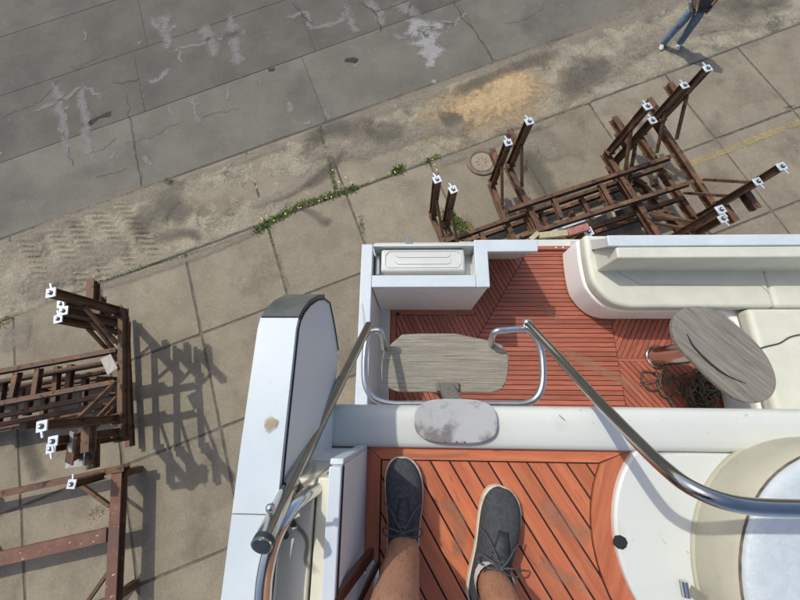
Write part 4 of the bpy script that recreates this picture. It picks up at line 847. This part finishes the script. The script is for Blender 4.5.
smear([(383, 270), (388, 268)], 'softdark', .01, z=ZC-.088, name='stain', parent=boat)
for p in ((555, 419), (412, 410)): smear([p, (p[0]+6, p[1]+3)], 'crack', .002, z=ZU+.0395, name='scratch', parent=boat)

# ------------------------------------------------------------------ people
def skinned(name, nodes, edges, m, parent, sub=2, root=0):
    o0 = Vector(parent['wo']); me = bpy.data.meshes.new(name); me.from_pydata([Vector(n[0])-o0 for n in nodes], edges, [])
    o = bpy.data.objects.new(name, me); sc.collection.objects.link(o)
    s_ = o.modifiers.new('k', 'SKIN'); sk = me.skin_vertices[0].data
    for i, n in enumerate(nodes): r_ = n[1]; sk[i].radius = r_ if isinstance(r_, tuple) else (r_, r_); sk[i].use_root = (i == root)
    u = o.modifiers.new('u', 'SUBSURF'); u.levels = sub; u.render_levels = sub
    dg = bpy.context.evaluated_depsgraph_get(); nm = bpy.data.meshes.new_from_object(o.evaluated_get(dg))
    o.modifiers.clear(); o.data = nm; nm.materials.clear(); nm.materials.append(m); nm.shade_smooth(); nm.name = name
    o.parent = parent; o['wo'] = tuple(o0); return o
def chain(N, E, pts, start=None):
    k = start
    for p in pts:
        N.append(p); i = len(N)-1
        if k is not None: E.append((k, i))
        k = i
    return k
LS = 1.08
def human(root, feet, hips, chest, neck, head, hands, knees, elbows, face, clothes, hand_dir=(0, 0, -1)):
    """one continuous body; feet/knees/hands/elbows are (left,right) world points"""
    hips, chest, neck, head = map(Vector, (hips, chest, neck, head)); f_ = Vector(face).normalized(); sd = f_.cross(Vector((0, 0, 1))).normalized()
    N, E = [(hips, (.15, .11))], []
    k = chain(N, E, [(hips.lerp(chest, .4), (.13, .10)), (chest, (.155, .11)), (chest.lerp(neck, .6), (.12, .085)), (neck, .055), (neck.lerp(head, .35), .06), (head-Vector((0, 0, .06))+f_*.01, (.068, .08)), (head+Vector((0, 0, .02)), (.078, .095)), (head+Vector((0, 0, .10)), (.06, .075))], 0)
    for s_, kn, ft in ((-1, knees[0], feet[0]), (1, knees[1], feet[1])):
        hp_ = hips+sd*s_*.09-Vector((0, 0, .05)); kn = Vector(kn); ft = Vector(ft)
        chain(N, E, [(hp_, .088*LS), (hp_.lerp(kn, .5), .078*LS), (kn, .056*LS), (kn.lerp(ft, .3)-f_*.015, .057*LS), (kn.lerp(ft, .7), .042*LS), (ft+Vector((0, 0, .0)), .037*LS), (ft-Vector((0, 0, .05)), .036*LS)], 0)
    for s_, el, hd in ((-1, elbows[0], hands[0]), (1, elbows[1], hands[1])):
        sh = chest.lerp(neck, .55)+sd*s_*.17; el = Vector(el); hd = Vector(hd); ax = (hd-el).normalized()
        w_ = chain(N, E, [(sh, .055), (sh.lerp(el, .5), .046), (el, .037), (el.lerp(hd, .4), .036), (hd, .024), (hd+ax*.05, (.034, .018)), (hd+ax*.09, (.036, .014))], 3)
        pn = ax.cross(f_).normalized() if abs(ax.dot(f_)) < .9 else sd; ac = pn.cross(ax).normalized()
        for j, (o_, ln) in enumerate(((-.027, .055), (-.009, .066), (.009, .072), (.027, .062))):
            b_ = hd+ax*.092+ac*o_; chain(N, E, [(b_, .0085), (b_+ax*ln*.5+pn*.006, .008), (b_+ax*ln+pn*.02, .007)], w_)
        b_ = hd+ax*.035+ac*.028; chain(N, E, [(b_, .011), (b_+ac*.025+ax*.02, .0095), (b_+ac*.035+ax*.045+pn*.01, .008)], w_-1)
    body = skinned('body', N, E, M['skin'], root)
    # face
    for s_ in (-1, 1):
        MB().ball(head+f_*.088+sd*s_*.032, .011).build('eye', M['rubber'], root, smooth=True); MB().ball(head+sd*s_*.080-Vector((0, 0, .01)), .020).build('ear', M['skin'], root, smooth=True)
    MB().tube([head+f_*.09+Vector((0, 0, -.0)), head+f_*.115-Vector((0, 0, .035)), head+f_*.09-Vector((0, 0, .045))], [.008, .014, .008], 8).build('nose', M['skin'], root, smooth=True)
    MB().tube([head+f_*.086-Vector((0, 0, .07))-sd*.024, head+f_*.092-Vector((0, 0, .072)), head+f_*.086-Vector((0, 0, .07))+sd*.024], .006, 8).build('mouth', M['redp'], root, smooth=True)
    skinned('hair', [(head-f_*.02+Vector((0, 0, .03)), (.088, .098)), (head-f_*.015+Vector((0, 0, .10)), (.075, .088)), (head-f_*.05-Vector((0, 0, .02)), (.07, .06))], [(0, 1), (0, 2)], M['hair'], root)
    for kind, m in clothes:
        if kind in ('jeans', 'shorts'):
            N2, E2 = [(hips, (.172, .128)), (hips+Vector((0, 0, .10)), (.158, .118))], [(0, 1)]
            for s_, kn, ft in ((-1, knees[0], feet[0]), (1, knees[1], feet[1])):
                hp_ = hips+sd*s_*.095-Vector((0, 0, .06)); kn = Vector(kn); ft = Vector(ft)
                if kind == 'jeans': chain(N2, E2, [(hp_, .132), (hp_.lerp(kn, .5), .122), (kn, .100), (kn.lerp(ft, .35)-f_*.01, .098), (kn.lerp(ft, .75), .094), (ft+Vector((0, 0, .005)), .098), (ft-Vector((0, 0, .045)), .10)], 0)
                else: chain(N2, E2, [(hp_, .105), (hp_.lerp(kn, .45), .105), (hp_.lerp(kn, .8), .10)], 0)
            skinned(kind, N2, E2, M[m], root)
        else:
            N2, E2 = [(hips+Vector((0, 0, .10)), (.20, .155))], []
            chain(N2, E2, [(hips.lerp(chest, .55), (.185, .145)), (chest, (.20, .15)), (chest.lerp(neck, .62), (.14, .10)), (neck-Vector((0, 0, .03)), .066)], 0)
            chain(N2, E2, [(hips+Vector((0, 0, .02)), (.21, .165)), (hips-Vector((0, 0, .06)), (.225, .175))], 0)
            for s_, el in ((-1, elbows[0]), (1, elbows[1])):
                sh = chest.lerp(neck, .55)+sd*s_*.18; el = Vector(el); chain(N2, E2, [(sh, .072), (sh.lerp(el, .5), .066), (sh.lerp(el, .8), .064)], 3)
            skinned('shirt', N2, E2, M[m], root)
def shoe(root, toe, heel, z, mU, laces=True, scale=1., sock=None, wide=1.):
    toe = Vector((toe[0], toe[1], 0)); heel = Vector((heel[0], heel[1], 0)); L_ = (toe-heel).length; f_ = (toe-heel)/L_; sd = Vector((f_.y, -f_.x, 0))
    k_ = L_/.30*wide
    T = lambda t, x, zz: heel+f_*(t*L_)+sd*(x*k_)+Vector((0, 0, z+zz*L_/.30))
    # station: t, half width, centre offset
    st = [(0, .012, 0), (.02, .024, 0), (.07, .034, 0), (.20, .038, 0), (.40, .040, .002), (.50, .043, .003), (.62, .048, .003), (.75, .0505, .001), (.85, .047, -.002), (.92, .039, -.004), (.965, .028, -.006), (.99, .015, -.007), (1.0, .006, -.007)]
    outer = [T(t*1.02-.01, w_+c+.007, 0) for t, w_, c in st]+[T(t*1.02-.01, -w_+c-.007, 0) for t, w_, c in st[::-1]]
    sole = MB().prism([(q.x, q.y) for q in outer], z, z+.029*L_/.3); sole.build('sole', M['sole'], root, bevel=.006, seg=3, ang=60)
    hts = [.055, .066, .078, .094, .100, .092, .078, .065, .055, .047, .039, .031, .027]
    up = MB(); n = 14
    for (t, w_, c), h_ in zip(st, hts):
        for j in range(n+1):
            a = math.pi*j/n; cx_ = math.cos(a); sx = math.sin(a)
            e1 = .72 if t > .45 else .85
            pinch = 1-(.34 if t < .5 else .34*max(0, (.75-t)/.25))*sx**2*.6
            up.v.append(T(t, c+w_*math.copysign(abs(cx_)**e1, cx_)*pinch, .018+(h_-.018)*sx**.8))
    S_ = len(st)
    for i in range(S_-1):
        for j in range(n):
            if 1 <= i <= 3 and 4 <= j <= n-5: continue               # ankle opening
            a = i*(n+1)+j; up.f.append([a, a+1, a+n+2, a+n+1])
    up.f.append([j for j in range(n+1)]); up.f.append([(S_-1)*(n+1)+j for j in range(n+1)][::-1])
    o = up.build('upper', M[mU], root, smooth=True); so_ = o.modifiers.new('t', 'SOLIDIFY'); so_.thickness = .004; so_.offset = -1; q_ = o.modifiers.new('s', 'SUBSURF'); q_.levels = 1; q_.render_levels = 2
    if not laces: return
    # toe overlay, tongue, collar, laces
    ov_ = MB(); k0 = 0
    for t, w_, c, h_ in [(s_[0], s_[1], s_[2], h) for s_, h in zip(st, hts) if s_[0] >= .84]:
        for j in range(n+1):
            a = math.pi*j/n; cx_ = math.cos(a); sx = math.sin(a); ov_.v.append(T(t, c+(w_+.0012)*math.copysign(abs(cx_)**.72, cx_), .018+(h_+.0015-.018)*sx**.8))
    m_ = len(ov_.v)//(n+1)
    for i in range(m_-1):
        for j in range(n): a = i*(n+1)+j; ov_.f.append([a, a+1, a+n+2, a+n+1])
    ov_.build('toe_cap', M['shoe2'], root, smooth=True)
    tg_ = MB(); ts = [(.365, .024, .108, .112), (.42, .026, .102, .103), (.51, .022, .092, .090), (.60, .018, .082, .080), (.69, .012, .071, .071)]
    for t, w_, h_, h2 in ts:
        for j in (-1, -.5, 0, .5, 1): tg_.v.append(T(t, w_*j+.002, h_+.006*(1-j*j)+.004))
    for i in range(4):
        for j in range(4): a = i*5+j; tg_.f.append([a, a+1, a+6, a+5])
    o = tg_.build('tongue', M['shoe2'], root, smooth=True); so_ = o.modifiers.new('t', 'SOLIDIFY'); so_.thickness = .003
    lc = MB()
    for i in range(6):
        t = .415+i*.050; hh = .104-.0078*i+.005; w_ = .026-.0012*i
        a_, b_, c_ = T(t, -w_, hh-.008), T(t+.02, 0, hh+.004), T(t+.045, w_, hh-.011); lc.tube(smooth_path([a_, b_, c_], 5), .0022, 6)
        a_, b_, c_ = T(t, w_, hh-.008), T(t+.02, 0, hh+.0075), T(t+.045, -w_, hh-.011); lc.tube(smooth_path([a_, b_, c_], 5), .0022, 6)
    kn = T(.45, .002, .116); lc.ball(kn, .0055, 6)
    for s_ in (-1, 1):
        lc.tube(smooth_path([kn, T(.48, .024*s_, .118), T(.47, .050*s_, .100), T(.41, .048*s_, .094), T(.42, .018*s_, .114), kn], 6), .002, 6)
        lc.tube(smooth_path([kn, T(.52, .014*s_, .112), T(.60, .034*s_, .084), T(.63, .052*s_, .058)], 6), .002, 6)
    lc.build('laces', M['lace'], root, smooth=True)
    cl_ = MB(); pts = []
    for t, x, zz in ((.055, 0, .074), (.10, .020, .078), (.20, .027, .090), (.32, .030, .102), (.41, .022, .107), (.425, 0, .108), (.41, -.022, .107), (.32, -.030, .102), (.20, -.027, .090), (.10, -.020, .078)): pts.append(T(t, x, zz))
    cl_.tube(smooth_path(pts, 4, True), .0045, 8, closed=True).build('collar', M['shoe2'], root, smooth=True)
    MB().bar(T(.385, -.012, .116), T(.385, -.004, .118), .003, .002).build('logo_tab', M['galv'], root)
# photographer (camera side): legs and shoes in view
zf = ZU+.004
toeL, toeR = P(404, 459, zf+.03), P(507, 490, zf+.03)
heelL = Vector((toeL.x-.003, toeL.y-.256, 0)); dR = (Vector((-.085, -.265, 0))).normalized(); heelR = Vector((toeR.x, toeR.y, 0))+dR*.258
pm = empty('person', (toeL.x+.1, heelL.y, zf), 'person in dark grey lace-up shoes with bare shins on the red teak deck', 'person')
anL = Vector((heelL.x+.004, heelL.y+.074, zf+.095)); anR = Vector((heelR.x, heelR.y, 0))-dR*.074+Vector((0, 0, zf+.095))
human(pm, ((anL.x, anL.y, anL.z), (anR.x, anR.y, anR.z)), (.05, -.52, zf+.93), (.05, -.53, zf+1.25), (.05, -.51, zf+1.50), (.05, -.46, zf+1.68),
      ((-.24, -.50, zf+.80), (.38, -.50, zf+.80)), ((anL.x-.03, anL.y-.03, zf+.50), (anR.x-.01, anR.y-.04, zf+.50)), ((-.22, -.56, zf+1.08), (.36, -.56, zf+1.08)), (0, 1, 0), (('shorts', 'shorts'), ('shirt', 'shirt')))
shoe(pm, toeL, heelL, zf, 'shoe', wide=1.02); shoe(pm, toeR, heelR, zf, 'shoe', wide=1.08)
sk_ = MB().tube([anR+Vector((0, 0, -.035)), anR+Vector((0, .004, .004))], [.040, .043], 20, caps=False).build('sock', M['sock'], pm, smooth=True)
# bystander
fa, fb = P(661, 46, 0)*GS, P(677, 46, 0)*GS; cB = (fa+fb)/2
zg = .018
fdir = Vector((-.35, -1, 0)).normalized(); sdv = fdir.cross(Vector((0, 0, 1)))
pn = empty('person', (cB.x, cB.y, zg), 'bystander in blue jeans and dark shirt standing on the dirt verge', 'person')
hB = Vector((cB.x+.02, cB.y+.0, .97)); 
lf, rf = (fa, fb)
human(pn, ((rf.x, rf.y, zg+.10), (lf.x, lf.y, zg+.10)), hB, hB+Vector((.03, .02, .36)), hB+Vector((.03, .02, .60)), hB+Vector((.03, 0, .78)),
      (hB+Vector((.30, .0, -.05)), hB+Vector((-.17, -.16, .06))), ((rf+hB+sdv*-.09)/2+Vector((0, -.02, .05)), (lf+hB+sdv*.09)/2+Vector((0, -.02, .05))), (hB+Vector((.32, .04, .22)), hB+Vector((-.27, -.02, .28))), fdir, (('jeans', 'jeans'), ('shirt', 'shirt')))
for f0 in (lf, rf):
    c_ = Vector((f0.x, f0.y, 0)); shoe(pn, c_+fdir*.20, c_-fdir*.08, zg, 'wsh', laces=False)

# fine hair on the shins, grime on the mouldings
bd = [o for o in pm.children if o.name.startswith('body')][0]; hh = MB(); vs_ = bd.data.vertices; wo = Vector(pm['wo'])
fs_ = [p for p in bd.data.polygons if zf+.10 < (p.center+wo).z < zf+.48 and abs((p.center+wo).y+.4) < .2 and -.12 < (p.center+wo).x < .32]
for _ in range(1500):
    p = R.choice(fs_); c = [vs_[k].co for k in p.vertices]; a, b = R.random(), R.random()
    q = (c[0].lerp(c[1], a)).lerp(c[-1].lerp(c[-2], a), b)+wo; n_ = p.normal; t_ = (Vector((R.uniform(-.5, .5), R.uniform(-.5, .5), -1))+n_*.45).normalized()*R.uniform(.006, .013); sd_ = t_.cross(n_).normalized()*.00022
    hh.add([q-sd_, q+sd_, q+t_], [[0, 1, 2]])
o = hh.build('leg_hair', M['hair'], pm); o['kind'] = 'stuff'
for pts, m_, wd, z_, par in [([(700, 440), (740, 439), (790, 440)], 'grime', .008, ZU+.0206, boat),
                         ([(645, 460), (665, 452), (700, 449)], 'grime', .008, ZU+.0206, boat), 
                          ([(362, 300), (365, 330), (363, 360)], 'grime', .010, ZC+.0006, boat),
                         
                         ([(440, 500), (460, 520), (455, 560)], 'scuff', .016, ZU+.0052, boat), ([(540, 500), (560, 520), (590, 540)], 'scuff', .020, ZU+.0052, boat), ([(540, 560), (560, 575), (590, 590)], 'scuff', .016, ZU+.0052, boat), ([(400, 455), (430, 456), (470, 454)], 'scuff', .006, ZU+.0052, boat),
                         ([(500, 290), (530, 300), (560, 320)], 'scuff', .04, ZD+.0055, boat), ([(560, 350), (600, 370), (640, 390)], 'scuff', .05, ZD+.0055, boat), ([(470, 300), (440, 325)], 'scuff', .04, ZD+.0055, boat)]:
    smear(pts, m_, wd, z=z_, name='grime' if m_ == 'grime' else 'scuff_mark', parent=par)
# ------------------------------------------------------------------ true size: lift the boat, enlarge the drafted yard
ON_BOAT = {'motor_yacht', 'cockpit_sofa', 'cockpit_table', 'rope_heap', 'thin_cable', 'round_seat', 'boarding_steps', 'folding_gate', 'person'}
for o in sc.objects:
    if o.parent or o.type in ('CAMERA', 'LIGHT') or o.name == 'person.001': continue
    if o.name in ON_BOAT: o.location.z += LIFT
    else: o.location = o.location*GS; o.scale = (GS, GS, GS)
